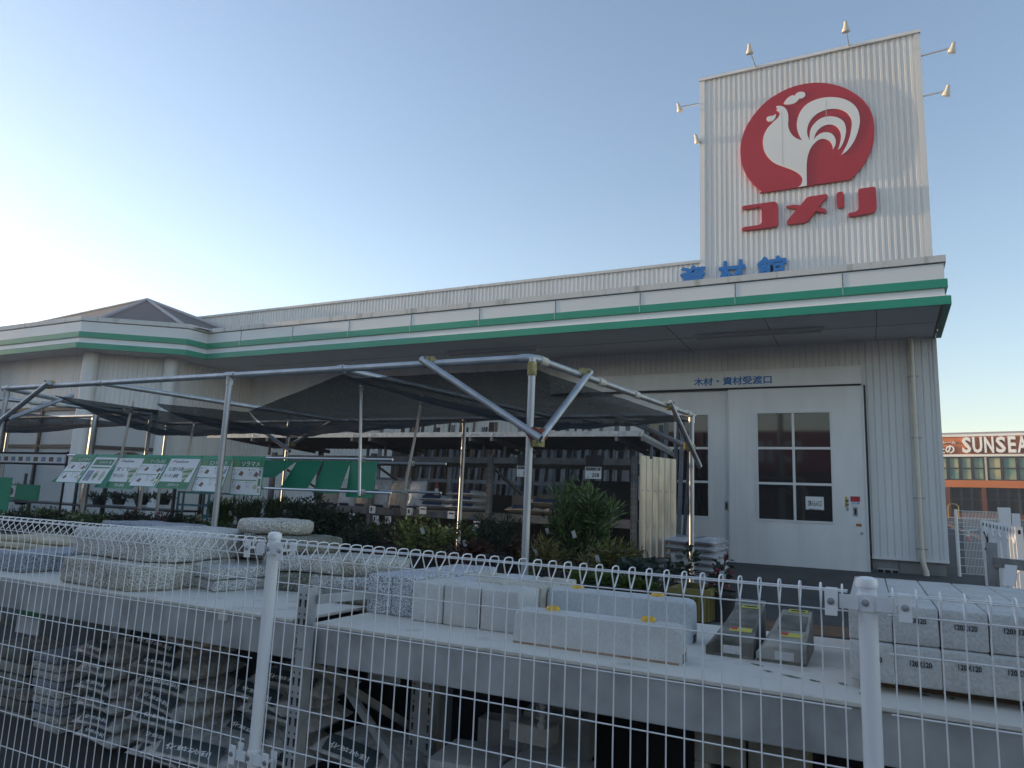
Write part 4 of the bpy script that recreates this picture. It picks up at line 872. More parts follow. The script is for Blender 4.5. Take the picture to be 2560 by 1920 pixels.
# right hand bench, underneath
def flag(a, b, w, d, h, Y, rz, label):
    o = rough_block([(-w/2, -d/2), (w/2, -d/2), (w/2, d/2), (-w/2, d/2)], 0, h, M['conc_light'], 'paving_flag', label, 'paving flag', 'concrete flags under the bench', .0015, .006, 1)
    p = at(cM, a, b, Y); o.location = (p.x, Y, p.z-h); o.rotation_euler = (0, 0, rz); return o
for k in range(3):
    flag(1370, 1565+k*55, .30, .30, .042, 2.85, .12+.04*k, 'square concrete flag with pale top, %s of the stack right of the diagonal brace' % ['topmost', 'second', 'third'][k])
for k in range(3):
    flag(1830, 1645+k*45, .30, .30, .042, 2.72, .05-.04*k, 'square concrete flag, %s of the stack at the bottom edge beside the corded stake' % ['topmost', 'second', 'third'][k])
def small_block(a, b, w, d, h, Y, rz, label, tilt=0):
    o = rough_block([(-w/2, -d/2), (w/2, -d/2), (w/2, d/2), (-w/2, d/2)], 0, h, M['conc_light'], 'concrete_block', label, 'concrete block', 'small concrete blocks under the bench', .0015, .004, 1)
    p = at(cM, a, b, Y); o.location = (p.x, Y, p.z); o.rotation_euler = (0, tilt, rz)
small_block(1600, 1400, .085, .12, .07, 3.05, .5, 'small pale concrete block standing on the grey hollow block', .1)
small_block(1745, 1490, .19, .10, .075, 2.95, -.08, 'flat pale concrete block lying before the corded stake')
def hollow_block(a, b, Y, w, h, d, rz, material, label, holes=3, top=True):
    p = at(cM, a, b, Y); t = thing('hollow_block', label, 'concrete block', (0, 0, 0), 'hollow concrete blocks under the bench')
    m = MB(); tk = .024
    m.box(-w/2, w/2, -d/2, -d/2+tk, 0, h).box(-w/2, w/2, d/2-tk, d/2, 0, h)
    for k in range(holes+1):
        x = -w/2+tk/2+(w-tk)*k/holes; m.box(x-tk/2, x+tk/2, -d/2+tk+.0004, d/2-tk-.0004, 0, h-.001)
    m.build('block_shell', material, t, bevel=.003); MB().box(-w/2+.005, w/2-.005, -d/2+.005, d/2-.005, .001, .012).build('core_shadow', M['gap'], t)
    t.location = (p.x, Y, p.z); t.rotation_euler = (0, 0, rz)
hollow_block(1580, 1640, 3.12, .26, .20, .12, .1, M['concrete'], 'hollow concrete block under the small pale block')
hollow_block(1900, 1580, 3.15, .30, .19, .15, .2, M['concrete'], 'hollow concrete block behind the corded stake')
def duct_block(x0, x1, Y, z1, label):
    """precast channel block with a square opening"""
    t = thing('channel_block', label, 'concrete block', ((x0+x1)/2, Y, z1-.34), 'precast channel blocks under the bench'); w = (x1-x0)
    m = MB(); a = .30*w; zt_ = z1-.10
    m.box(x0, x1, Y, Y+.4, zt_, z1).box(x0, x0+a, Y, Y+.4, z1-.34, zt_-.0003).box(x1-a, x1, Y, Y+.4, z1-.34, zt_-.0003).box(x0+a+.0003, x1-a-.0003, Y, Y+.4, z1-.34, z1-.29)
    m.build('block_shell', M['conc_stain2'], t, bevel=.006); MB().box(x0+a, x1-a, Y+.2, Y+.21, z1-.29, zt_).build('dark_opening', M['gap'], t)
x0 = at(cN, 1245, 1500, 2.6).x; x1 = at(cN, 1575, 1500, 2.6).x; zt_ = at(cN, 1400, 1440, 2.6).z
duct_block(x0, x1-.004, 2.6, zt_, 'tan precast channel block with square opening, left of its pair'); duct_block(x1+.004, x1+(x1-x0), 2.6, zt_-.004, 'tan precast channel block with square opening, right of its pair')
t = thing('stake', 'short blue grey stake wound with white cord under the bench', 'stake', tuple(at(cM, 1790, 1400, 2.8)))
p, q = at(cM, 1795, 1180, 2.8), at(cM, 1795, 1420, 2.8)
MB().tube([p, q], .012, 10).build('stake_rod', M['conc_blue'], t, smooth=True)
m = MB(); pts = []
for k in range(60):
    s = k/59; a = s*34; pts.append(p.lerp(q, s)+Vector((math.cos(a)*(.017+.006*math.sin(k)), math.sin(a)*.017, .004*math.sin(k*1.7))))
m.tube(pts, .0022, 5); m.tube([pts[0]+Vector((-.03, 0, .01)), pts[0], pts[0]+Vector((-.02, -.01, -.04))], .003, 5); m.build('cord', M['cord'], t, smooth=True)
t = thing('price_card', 'white price card reading 68 in the dark under the bench', 'price card', tuple(at(cM, 800, 1100, 3.3)))
p, q = at(cM, 705, 1045, 3.3), at(cM, 900, 1150, 3.3)
MB().box(p.x, q.x, 3.3, 3.304, q.z, p.z).build('card', M['paper'], t); w = q.x-p.x; h = p.z-q.z
MB().text('68', (p.x+w*.72, 3.2995, q.z+h*.12), (1, 0, 0), (0, 0, 1), w*.2, h*.26, .0006, .02).text('コンクリート平板', (p.x+w*.12, 3.2995, p.z-h*.28), (1, 0, 0), (0, 0, 1), w*.6, h*.16, .0006).build('lettering', M['ink'], t)
p, q = at(cM, 985, 1040, 2.9), at(cM, 1100, 1650, 2.9)
m = MB(); punched(m, p.x, 2.9, gz(2.9), DZ-.16, (q.x-p.x)*.9, .05); o = m.build('upright', M['rackgalv'], br_); m = MB(); slots(m, p.x, 2.9, gz(2.9)+.05, DZ-.2, (q.x-p.x)*.9); m.build('punched_slots', M['gap'], o)
a, b = at(cM, 440, 960, 2.95), at(cM, 900, 1659, 2.6); MB().bar(a, b, .035, .02, (0, 1, 0)).build('brace', M['rackgalv'], br_)
# dark sheets added to stand for the shade behind the goods
for i, (a, b) in enumerate(((-4.6, -2.15), (-2.0, 1.55))): MB().box(a, b, DY1+.02, DY1+.03, .12, DZ-.15).build('shade_panel', M['blackboard'], (bl, br_)[i])
# ------------------------------------------------------------------ pipe frame with shade netting
FZ = 2.44; PR = .0245
def fr(x, y, z=FZ): p = PZ(x, y, z); return p
P1, P2, P3, FRc = fr(1331, 903), fr(577, 931.6), fr(19, 966), fr(1729, 1034)
FYF = (P1.y+P2.y)/2
P1.y = P2.y = P3.y = FYF
P1.x, P2.x, P3.x = PY(1331, 903, FYF).x, PY(577, 931.6, FYF).x, PY(19, 966, FYF).x
BM, BL = fr(1162, 1047), fr(724, 1056)
by = (FRc.y+BM.y+BL.y)/3
FRc = PY(1729, 1034, by); FRc.z = FZ; BM = PY(1162, 1047, by); BM.z = FZ; BL = PY(724, 1056, by); BL.z = FZ
B3 = BL+(BL-BM); B3.x += .3
frame = thing('pipe_frame', 'galvanised pipe frame with braced corner posts carrying the front shade net', 'pipe frame', (P1.x, P1.y, .1))
def pipe(pts, name='beam', r=PR, par=None, mt='pipe'): return MB().tube(pts, r, 14).build(name, M[mt], par or frame, smooth=True)
def post(top, foot_px=None):
    f = Vector((top.x, top.y, gz(top.y)-.1))
    return pipe([top, f], 'post')
def arc(a, c, b, n=5): return [a*(1-t)**2+c*2*t*(1-t)+b*t*t for t in [i/n for i in range(n+1)]]
dS = (FRc-P1).normalized()
pipe([P3-Vector((.0, 0, 0)), P1-Vector((.07, 0, 0))] )
pipe(arc(P1-Vector((.09, 0, 0)), P1, P1+dS*.09), 'elbow', PR*1.22)
pipe([P1+dS*.07, FRc]); pipe([B3, FRc]); pipe([P3, B3])
for t_ in (P1, P2, P3, FRc, BM, BL, B3): post(t_)
def tee(c, ax, up=True):
    m = MB(); ax = Vector(ax).normalized(); m.tube([c-ax*.05, c+ax*.05], PR*1.25, 14); m.tube([c, c-Vector((0, 0, .085))], PR*1.25, 14); m.build('tee_joint', M['galv'], frame, smooth=True)
for c, ax in ((P2, (1, 0, 0)), (P3, (1, 0, 0)), (FRc, dS), (BM, (1, 0, 0)), (BL, (1, 0, 0))): tee(c, ax)
MB().tube([P1-Vector((0, 0, .03)), P1-Vector((0, 0, .12))], PR*1.28, 14).build('tee_joint', M['clamp'], frame, smooth=True)
def collar(c, ax): ax = Vector(ax).normalized(); MB().tube([c-ax*.03, c+ax*.03], PR*1.22, 14).build('collar', M['galv'], frame, smooth=True)
X1 = PY(853, 922, FYF); X1.z = FZ; X1b = PY(1384, 1036, by); X1b.z = FZ
X2 = PY(253, 947, FYF); X2.z = FZ; X2b = Vector((X2.x+.35, by, FZ))
for a, b in ((X1, X1b), (X2, X2b)): pipe([a, b]); collar(a, (1, 0, 0))
def clamp(c, mt, ax, nm='clamp'):
    """swivel coupler: two short half shells with a bolt"""
    ax = Vector(ax).normalized(); m = MB()
    m.tube([c-ax*.034, c+ax*.034], PR*1.7, 12)
    o = ax.cross(Vector((0, 0, 1))); o = o.normalized() if o.length > .1 else Vector((0, 1, 0))
    m.tube([c+o*.03-Vector((0, 0, .02)), c+o*.055+Vector((0, 0, .035))], [.014, .009], 8); m.bar(c-o*.05, c+o*.05, .03, .022)
    m.build(nm, M[mt], frame, smooth=True, bevel=.002)
def brace(a, b, ca='clamp', cb='rust'):
    d = (b-a).normalized(); pipe([a-d*.05, b+d*.07], 'brace', PR)
    MB().tube([b+d*.0705, b+d*.071], PR*.8, 12).build('pipe_mouth', M['gap'], frame)
off = Vector((0, -.05, 0))
cA = PY(1065, 911, FYF-.05); cA.z = FZ; lA = PY(1331, 1083, FYF-.05)
brace(cA, lA); clamp(cA+Vector((0, .04, .01)), 'clamp', (1, 0, 0)); clamp(lA+Vector((0, .03, 0)), 'rust', (.2, -1, 0)); clamp(lA+Vector((0.02, .05, -.05)), 'clamp', (0, 0, 1))
sC = P1+dS*((PZ(1471, 937, FZ)-P1).dot(dS)) + Vector((.05, 0, 0)); lS = PY(1356, 1088, FYF+.02)
brace(sC, lS); clamp(sC-Vector((.03, 0, -.01)), 'clamp', dS); clamp(lS+Vector((-.02, .0, .0)), 'rust', (1, -.4, .2))
sD = P1+dS*((PZ(1693, 1013, FZ)-P1).dot(dS))+Vector((.05, 0, 0)); lD = PY(1744, 1154, by-.1)
brace(sD, lD, cb='clamp'); clamp(sD-Vector((.03, 0, 0)), 'clamp', dS); clamp(Vector((FRc.x, FRc.y-.02, lD.z+.14)), 'clamp', (0, 0, 1))
a = PY(1539, 1045, by-.05); a.z = FZ; b = PY(1719, 1116, by-.05); brace(a, b); clamp(b, 'clamp', (0, 0, 1))
a = PY(640, 1057, by-.05); a.z = FZ-.05; b = PY(716, 1122, by-.05); brace(a, b); a2 = PY(828, 1055, by-.05); b2 = PY(730, 1110, by-.06); brace(a2, b2); clamp(b2, 'clamp', (0, 0, 1))
a = PY(116, 955, FYF-.05); a.z = FZ; b = PY(-40, 1085, FYF-.05); brace(a, b); clamp(a+Vector((0, .04, .01)), 'clamp', (1, 0, 0))
a = PY(174, 991, FYF+.9); b = PY(30, 1045, FYF+.1); brace(a, b)
for q in (.045, .33, .55, .84, .97):                    # white net clips along the right hand beam
    c = P1.lerp(FRc, q); MB().tube([c-dS*.035, c+dS*.035], PR*1.32, 12).tube([c-dS*.055, c-dS*.036], PR*1.38, 12).build('net_clip', M['cream'], frame, smooth=True)
# the sagging net: three strips side by side, bellying down and pulled to ropes
def net(a, b, c, d, label, sag, nx_=60, ny_=40, seed=0, edge=.05):
    m = MB(); off = Vector((seed*5.3, 1.7*seed, 0))
    for j in range(ny_+1):
        for i in range(nx_+1):
            u, v = i/nx_, j/ny_
            p = a.lerp(b, u).lerp(d.lerp(c, u), v)
            s = (4*u*(1-u))**.8*(4*v*(1-v))**.55
            e = (1-(2*u-1)**8)*(4*v*(1-v))**.25
            p = p + Vector((0, 0, -sag(u, v)*1.0 - edge*.4 + .07*NZ.noise(Vector((u*5, v*4, 0))+off)*s + .04*NZ.noise(Vector((u*16, v*5, 0))+off)*s + .005*NZ.noise(Vector((u*40, v*12, 0))+off)))
            m.v.append(p)
    n = nx_+1
    m.f = [(j*n+i, j*n+i+1, (j+1)*n+i+1, (j+1)*n+i) for j in range(ny_) for i in range(nx_)]
    o = m.build('shade_net', M['net'], smooth=True, fix=True); return tag(o, label, 'shade net', 'shade nets')
lowz = lambda p, dz: Vector((p.x, p.y, p.z-dz))
pull = Vector((0, .03, 0))
bump = lambda u, v: 4*v*(1-v)
net(X1+pull, P1+pull, FRc, X1b, 'black shade net stretched under the right bay of the pipe frame', lambda u, v: .05+.17*bump(u, v)*(4*u*(1-u))**.5, seed=1)
QM = P2+Vector((.02, .22, -.24)); BQ = Vector((PY(800, 1056, by).x, by, FZ-.01))
net(QM, lowz(X1, .02)+pull, X1b, BQ, 'black shade net sagging deeply in the middle bay of the pipe frame', lambda u, v: .01+.10*bump(u, v)*(1-u)+.10*bump(u, v)-.02*u, seed=2)
A3 = PY(130, 960, FYF+.05); A3.z = FZ-.02
net(A3, lowz(PY(395, 972, FYF+.3), .10), BL, lowz(B3, .05), 'black shade net sagging in the left bay, torn loose along its front edge', lambda u, v: .04+.18*bump(u, v)*(4*u*(1-u))**.5+.04*u, seed=3)
net(lowz(PY(395, 972, FYF+.3), .10), QM, BQ, BL, 'black shade net hanging in a deep fold behind the tall pole', lambda u, v: .02+.16*bump(u, v)**.7, seed=4)
# second frame to the left
fr2 = thing('pipe_frame', 'second pipe frame farther left, seen behind the first', 'pipe frame', (-9, 4.66, .1))
A = PZ(0, 997, FZ); B = PZ(378, 1036, FZ); dd = (B-A).normalized(); A0 = A-dd*.7
frame_, frame = frame, fr2
pipe([A0, B]); C = A0+Vector((-3.2, 0, 0)); D = B+Vector((-3.2, 0, 0)); pipe([A0, C]); pipe([B, D])
for t_ in (A0, C, D): post(t_)
pq = PZ(190, 1010, FZ); post(A0.lerp(B, (pq-A0).dot(dd)/(B-A0).length+.12)); post(B)
for q in (.45, .56, .88): c = A0.lerp(B, q); MB().tube([c-dd*.05, c+dd*.05], PR*1.4, 12).build('net_clip', M['cream'], fr2, smooth=True)
frame = frame_
net(C, A0, B, D, 'black shade net under the second pipe frame at the left edge', lambda u, v: .06+.20*bump(u, v)*(4*u*(1-u))**.3+.06*u, seed=6)
# ------------------------------------------------------------------ hanging rails with swinging posters
def rail(label, Yr, top, low, rods, grp):
    t = thing('poster_rail', label, 'poster rail', (top[0][0][0], Yr, 1.5), grp)
    for (x0, x1), z in top: MB().tube([(x0, Yr, z), (x1, Yr, z)], .011, 8).build('rail', M['chrome'], t, smooth=True)
    for (x0, x1), z in low: MB().tube([(x0, Yr, z), (x1, Yr, z)], .011, 8).build('rail', M['chrome'], t, smooth=True)
    for p, q in rods:
        MB().tube([p, q], .0125, 8).build('rod', M['chrome'], t, smooth=True)
        for z in (top[0][1], low[0][1]):
            c = Vector(p).lerp(Vector(q), (p[2]-z)/(p[2]-q[2])); MB().box(c.x-.022, c.x+.022, Yr-.028, Yr+.018, z-.022, z+.022).build('pipe_clip', M['galv'], t, bevel=.006)
    return t
Y1_, Y2_ = 4.58, 5.22
e1 = PY(982, 1146, Y1_).x; zt1_ = PY(900, 1148, Y1_).z; zl1 = PY(905, 1230, Y1_).z
a1 = PY(140+150/3.4563, 1145, Y1_).x
rA_t = PZ(911, 945, FZ); rA = (PY(911, 945, Y1_).x, Y1_-.03, FZ-.05); rAb = (PY(905, 1232, Y1_).x, Y1_-.03, zl1-.03)
p340 = PY(340, 1005, Y1_); p309 = PY(309, 1146, Y1_)
rail('front rail of thin bright tubes with printed seed posters hanging from it', Y1_, [((a1-.1, e1), zt1_)], [((PY(600, 1225, Y1_).x, PY(978, 1232, Y1_).x), zl1)], [(rA, rAb), ((p340.x, Y1_-.03, p340.z), (p309.x, Y1_-.03, zt1_-.02))], 'poster rails')
e2 = PY(1115, 1158, Y2_).x; zt2_ = PY(1000, 1158, Y2_).z; zl2 = PY(1015, 1229, Y2_).z
a2_ = PY(240, 1150, Y2_).x
rB = PY(1063, 979, Y2_); rBb = PY(1015, 1233, Y2_); p492, p475 = PY(492, 1060, Y2_), PY(475, 1150, Y2_)
rail('rear rail of thin bright tubes with green backed posters hanging from it', Y2_, [((a2_, e2), zt2_)], [((PY(800, 1228, Y2_).x, PY(1103, 1229, Y2_).x), zl2)], [((rB.x, Y2_-.03, FZ-.04), (rBb.x, Y2_-.03, rBb.z)), ((p492.x, Y2_-.03, FZ-.1), (p475.x, Y2_-.03, zt2_))], 'poster rails')
def poster(xl, w, h, Yr, zr, swing, label, art, tw=0.0):
    """a sheet hanging from the rail by its top edge, swung towards the viewer by an angle"""
    t = thing('seed_poster', label, 'poster', (xl, Yr, zr), 'posters hanging from the rails')
    a = math.radians(swing); ux = Vector((1, 0, 0)); uz = Vector((0, math.sin(a), math.cos(a))); nn = ux.cross(uz)
    o = Vector((xl, Yr-.012, zr+.006))
    def rect(x0, x1, y0, y1, lift, th=.001):
        f = lambda x, y: o+ux*(x*w)-uz*(y*h)+nn*lift
        return [f(x0, y1), f(x1, y1), f(x1, y0), f(x0, y0)], nn*th
    m = MB(); q, v = rect(0, 1, -.02, 1, -.002, .004); m.prism(q, v); m.build('board', M['greensheet'], t)
    for k in (.12, .88): MB().tube([o+ux*(k*w)+uz*.0, o+ux*(k*w)+uz*.016+nn*.006], .002, 6).build('hook', M['chrome'], t)
    if art is None: return t
    parts = {}
    def r(mt, x0, x1, y0, y1, l): q, v = rect(x0, x1, y0, y1, .0022+l*.0007, .0004); parts.setdefault((mt, l), MB()).prism(q, v)
    kind, title = art
    txt = MB(); hdr = MB()
    def tx(mb, s, x0, y1, ww, hh, l): mb.text(s, o+ux*(x0*w)-uz*(y1*h)+nn*(.0022+l*.0007), ux, uz, ww*w, hh*h, .0004, .012)
    if kind == 'guide':
        r('posterwhite', .02, .98, .09, .98, 0); r('postergreen', .02, .98, .09, .27, 1); r('lime', .04, .24, .10, .26, 2)
        tx(hdr, title, .30, .245, .58, .125, 2)
        for (x0, y0, mt) in ((.22, .36, 'posterbrown'), (.70, .38, 'posterbrown'), (.18, .72, 'posterbrown'), (.70, .70, 'postertan')):
            q, v = rect(x0, x0+.17, y0, y0+.15, .0022+1*.0007, .0004); c = [q[0].lerp(q[3], .25), q[1].lerp(q[0], .3), q[1].lerp(q[2], .6), q[2].lerp(q[3], .5)]; parts.setdefault((mt, 2+.01*len(parts)), MB()).prism(c, v)
        for (x0, y0) in ((.06, .32), (.55, .32), (.06, .65), (.50, .65)): r('ink', x0, x0+.03, y0, y0+.035, 1); r('posterwhite', x0, x0, y0, y0, 1); [r('postergrey', x0+.06, x0+.22, y0+.005+.03*i, y0+.012+.03*i, 1) for i in range(2)]; [r('postergrey', x0, x0+.12, y0+.08+.035*i, y0+.09+.035*i, 1) for i in range(3)]
        r('lime', .03, .82, .60, .625, 1); r('postergreen', .86, .96, .29, .31, 1); r('posterblue', .87, .95, .34, .50, 1); r('lime', .87, .95, .56, .75, 1); r('postertan', .87, .95, .80, .92, 1)
    elif kind == 'variety':
        r('posterwhite', .02, .98, .09, .80, 0); r('postergreen', .02, .98, .80, .98, 0); q, v = rect(.08, .20, .12, .22, .003, .0004); parts.setdefault(('redsticker', 2), MB()).prism([q[0], q[1].lerp(q[2], .5), q[2]], v)
        tx(txt, 'SnackGreen', .22, .215, .42, .075, 1)
        tx(txt, title[0], .10, .48, .50, .12, 1); tx(txt, title[1], .08, .68, .46, .12, 1); tx(hdr, title[2], .34, .94, .36, .09, 1)
        for k in range(6):
            q, v = rect(.58+.03*k, .92-.02*k, .40+.07*k, .45+.07*k, .0029+k*.0001, .0003); parts.setdefault(('lime' if k % 2 else 'postertan', 2+k), MB()).prism([q[0], q[1], q[2].lerp(q[1], .3)+uz*.02, q[3]], v)
    else:
        r('posterwhite', .02, .98, .09, .98, 0); r('postergreen', .12, .92, .16, .36, 1); r('lime', .12, .92, .42, .47, 1); tx(hdr, title, .34, .30, .50, .08, 2)
        r('posterblue', .10, .36, .55, .90, 1)
        for x0 in (.42, .70):
            q, v = rect(x0, x0+.2, .56, .88, .0029, .0004); parts.setdefault(('postertan', 1+.01*len(parts)), MB()).prism([q[0].lerp(q[1], .3), q[0].lerp(q[1], .7), q[1].lerp(q[2], .5), q[2].lerp(q[3], .3), q[2].lerp(q[3], .7), q[0].lerp(q[3], .5)], v)
        r('lime', .46, .58, .64, .80, 2)
    for (mt, l), mb in parts.items(): mb.build('printed_panel', M[mt], t)
    if txt.v: txt.build('lettering', M['ink'], t)
    if hdr.v: hdr.build('lettering', M['paper'], t)
    return t
def pX(a, Yr): return PY(*cP(a, 178), Yr).x
PH = .335
poster(pX(170, Y1_), pX(358, Y1_)-pX(170, Y1_), PH, Y1_, zt1_, 30, 'seed guide poster headed ハクサイ, leftmost of the printed posters', ('guide', 'ハクサイ'))
poster(pX(362, Y1_), pX(562, Y1_)-pX(362, Y1_), PH, Y1_, zt1_, 29, 'white poster with a green heading block and three vegetable pictures', ('chart', 'まきどき一覧'))
poster(pX(572, Y1_), pX(788, Y1_)-pX(572, Y1_), PH*1.05, Y1_, zt1_, 22, 'poster reading 甘くてやわらかい beside a pale green bean picture', ('variety', ('甘くて', 'やわらかい', 'そらまめ')))
poster(pX(790, Y1_), pX(1012, Y1_)-pX(790, Y1_), PH, Y1_, zt1_, 27, 'seed guide poster headed リーフレタス', ('guide', 'リーフレタス'))
poster(pX(1014, Y1_), pX(1276, Y1_)-pX(1014, Y1_), PH, Y1_, zt1_, 25, 'poster reading スジ取り不要 with a green bean spray', ('variety', ('スジ取り不要', 'カンタン調理', 'スジナイン')))
poster(pX(1282, Y1_), pX(1538, Y1_)-pX(1282, Y1_), PH, Y1_, zt1_, 17, 'seed guide poster headed エンドウマメ, partly behind the tall pole', ('guide', 'エンドウマメ'))
poster(pX(1542, Y1_), pX(1812, Y1_)-pX(1542, Y1_), PH, Y1_, zt1_, 1, 'seed guide poster headed ソラマメ hanging straight, rightmost printed one', ('guide', 'ソラマメ'))
cQ = crop(640, 1140, 1/5.53); qX = lambda a: PY(*cQ(a, 110), Y2_).x
for k, (a, b, sw) in enumerate(((140, 575, 58), (585, 945, 36), (960, 1315, 24), (1320, 1690, 6))):
    poster(qX(a), qX(b)-qX(a), .325, Y2_, zt2_, sw, ['plain green poster back swung up highest, right beside the printed row', 'plain green poster back, second from the printed row, tilted hard', 'plain green poster back, third from the printed row, tilted a little', 'plain green poster back hanging nearly straight, rightmost of the green ones'][k], None)
for k, (a, b, sw) in enumerate(((20, 350, 52), (360, 690, 42))):
    x0, x1 = PY(*cP(a+150, 330), Y2_).x, PY(*cP(b+150, 330), Y2_).x
    poster(x0, x1-x0, .33, Y2_, zt2_-.09, sw, ['dark green poster back in shade under the leftmost printed posters', 'dark green poster back in shade under the third printed poster'][k], None)
# green boards and picture strip farther left
def board(c, a, b, Y, mt, name, label, cat, th=.01):
    p, q = PY(*c(*a), Y), PY(*c(*b), Y); o = MB().box(min(p.x, q.x), max(p.x, q.x), Y, Y+th, min(p.z, q.z), max(p.z, q.z)).build(name, M[mt], bevel=.001); return tag(o, label, cat), p, q
cZ = crop(0, 1120, 1/5.53)
board(cZ, (-60, 400), (88, 900), 4.9, 'greensheet', 'poster_board', 'tall green board cut by the left edge of the picture', 'board')
o, p, q = board(cZ, (60, 490), (520, 730), 5.6, 'greensheet', 'poster_board', 'wide green board at the left with a white food picture on it', 'board')
w = q.x-p.x; MB().box(p.x+.01, p.x+w*.36, 5.592, 5.5985, q.z+.03, p.z-.02).build('picture', M['posterwhite'], o); MB().lathe([(0, .002), (.05, 0)], (p.x+w*.25, 5.5915, (p.z+q.z)/2), 16, (0, -1, 0)).build('picture_dish', M['posterbrown'], o)
Yb = 5.0; p, q = PY(*cZ(-40, 75), Yb), PY(*cZ(880, 215), Yb)
t = thing('picture_banner', 'long white banner of small product photographs on a thin rail at the left', 'banner', (p.x, Yb, q.z))
MB().box(p.x, q.x, Yb, Yb+.01, q.z, p.z).build('banner_sheet', M['posterwhite'], t)
m1, m2 = MB(), MB(); W = q.x-p.x
for k in range(9):
    x = p.x+W*(k+.12)/9; (m1 if k % 2 else m2).box(x, x+W*.06, Yb-.004, Yb-.001, q.z+.02, p.z-.035)
m1.build('photograph', M['posterbrown'], t); m2.build('photograph', M['posterblue'], t)
MB().tube([(p.x-.3, Yb, q.z-.01), (q.x+.06, Yb, q.z-.01)], .012, 8).tube([(q.x+.05, Yb, q.z-.03), (q.x+.05, Yb, p.z+.03)], .012, 8).tube([(p.x-.3, Yb, p.z+.01), (q.x+.06, Yb, p.z+.01)], .012, 8).tube([(q.x+.05, Yb, q.z-.02), (q.x+.05, Yb, gz(Yb))], .012, 8).build('rail', M['blackrubber'], t, smooth=True)
# ------------------------------------------------------------------ rack at the back of the yard
RY = 9.0; RB = 10.15
xr = PY(1360+530*.4219, 1300, RY).x; zt_r = 2.15
rx = [xr, PY(1040+1010/5.53, 1200, RY).x, PY(640+1530/5.53, 1350, RY).x-.0, 0]
rx[3] = rx[2]-2.1
rack = thing('storage_rack', 'long steel storage rack with a corrugated roof sheet in the yard before the store', 'rack', ((rx[0]+rx[3])/2, RY, gz(RY)))
for x in rx:
    m = MB(); punched(m, x-.04, RB, gz(RB)-.05, 2.35, .08, .06); m.build('upright', M['rackdark'], rack); m = MB(); punched(m, x-.04, RY, gz(RY)-.05, 2.16, .08, .06); u = m.build('upright', M['rackdark'], rack)
    m = MB(); slots(m, x-.04, RY, gz(RY)+.1, 2.1, .08); m.build('punched_slots', M['gap'], u)
    MB().bar((x, RY+.05, 2.0), (x, RB, 1.6), .03, .03).build('brace', M['rackdark'], rack)
for z, h in ((2.12, .09), (1.33, .11), (.72, .11)):
    for a, b in zip(rx, rx[1:]):
        MB().box(b+.045, a-.045, RY+.005, RY+.045, z-h, z).build('beam', M['rackdark'], rack, bevel=.004); MB().box(b+.045, a-.045, RB+.005, RB+.045, z-h, z).build('beam', M['rackdark'], rack)
    if z < 2: MB().box(rx[3]+.05, rx[0]-.05, RY+.05, RB, z-.03, z-.002).build('shelf', M['rackdark'], rack)
rl = PY(640+40/5.53, 900+1030/5.53, RY-.35); rr = PY(1360+562*.4219, 800+664*.4219, RY-.35); re = PY(1360+755*.4219, 800+772*.4219, RB+.1)
zf = rr.z; zr_ = re.z
m = MB(); n = 150; L0 = rl.x-1.2; w = (rr.x-L0)/n
for i in range(n+1):
    x = L0+i*w; dz = .012*(1 if i % 2 else -1); m.v += [Vector((x, RY-.35, zf+dz)), Vector((x+(re.x-rr.x), RB+.1, zr_+dz))]
m.f = [(2*i, 2*i+1, 2*i+3, 2*i+2) for i in range(n)]
m.build('roof_sheet', M['polyroof'], rack)
m = MB().box(L0, rr.x+.01, RY-.372, RY-.352, zf-.055, zf+.014); m.build('roof_edge', M['galv'], rack); m = MB().bar((rr.x+.012, RY-.36, zf-.02), (re.x+.012, RB+.1, zr_-.02), .012, .07); m.build('roof_edge', M['galv'], rack)
for x in [r+o_ for r in rx for o_ in (-.12, .22)]:
    MB().bar((x, RY-.40, zf-.085), (x, RB, zr_-.07), .035, .06).build('roof_arm', M['rackdark'], rack); MB().box(x-.015, x+.015, RY+.0055, RY+.04, 2.122, 2.34).build('roof_strut', M['rackdark'], rack)
    MB().lathe([(.014, 0), (.012, .008), (0, .01)], (x, RY-.373, zf-.02), 8, (0, -1, 0)).build('bolt', M['chrome'], rack)
# bare metal sheet closing the right end
pts = [Vector((xr+.06, RY+.02, 0)), Vector((xr+.36, RY+.75, 0))]
m = MB(); d = pts[1]-pts[0]; n = 6
sh = MB(); prof = []
for i in range(n*4+1):
    u = i/(n*4); o_ = .009 if i % 4 == 0 else 0; prof.append(pts[0]+d*u+Vector((d.y, -d.x, 0)).normalized()*o_)
for p in prof: sh.v += [Vector((p.x, p.y, .86)), Vector((p.x, p.y, 2.17))]
sh.f = [(2*i, 2*i+2, 2*i+3, 2*i+1) for i in range(len(prof)-1)]; s_ = sh.build('end_sheet', M['sheetmetal'], rack)
m = MB()
for z in (1.25, 1.72):
    for i in range(n): p = pts[0]+d*((i+.5)/n)+Vector((d.y, -d.x, 0)).normalized()*.004; m.lathe([(.010, 0), (.006, .006), (0, .007)], (p.x, p.y, z), 8, (d.y, -d.x, 0))
m.build('rivets', M['galv'], s_)
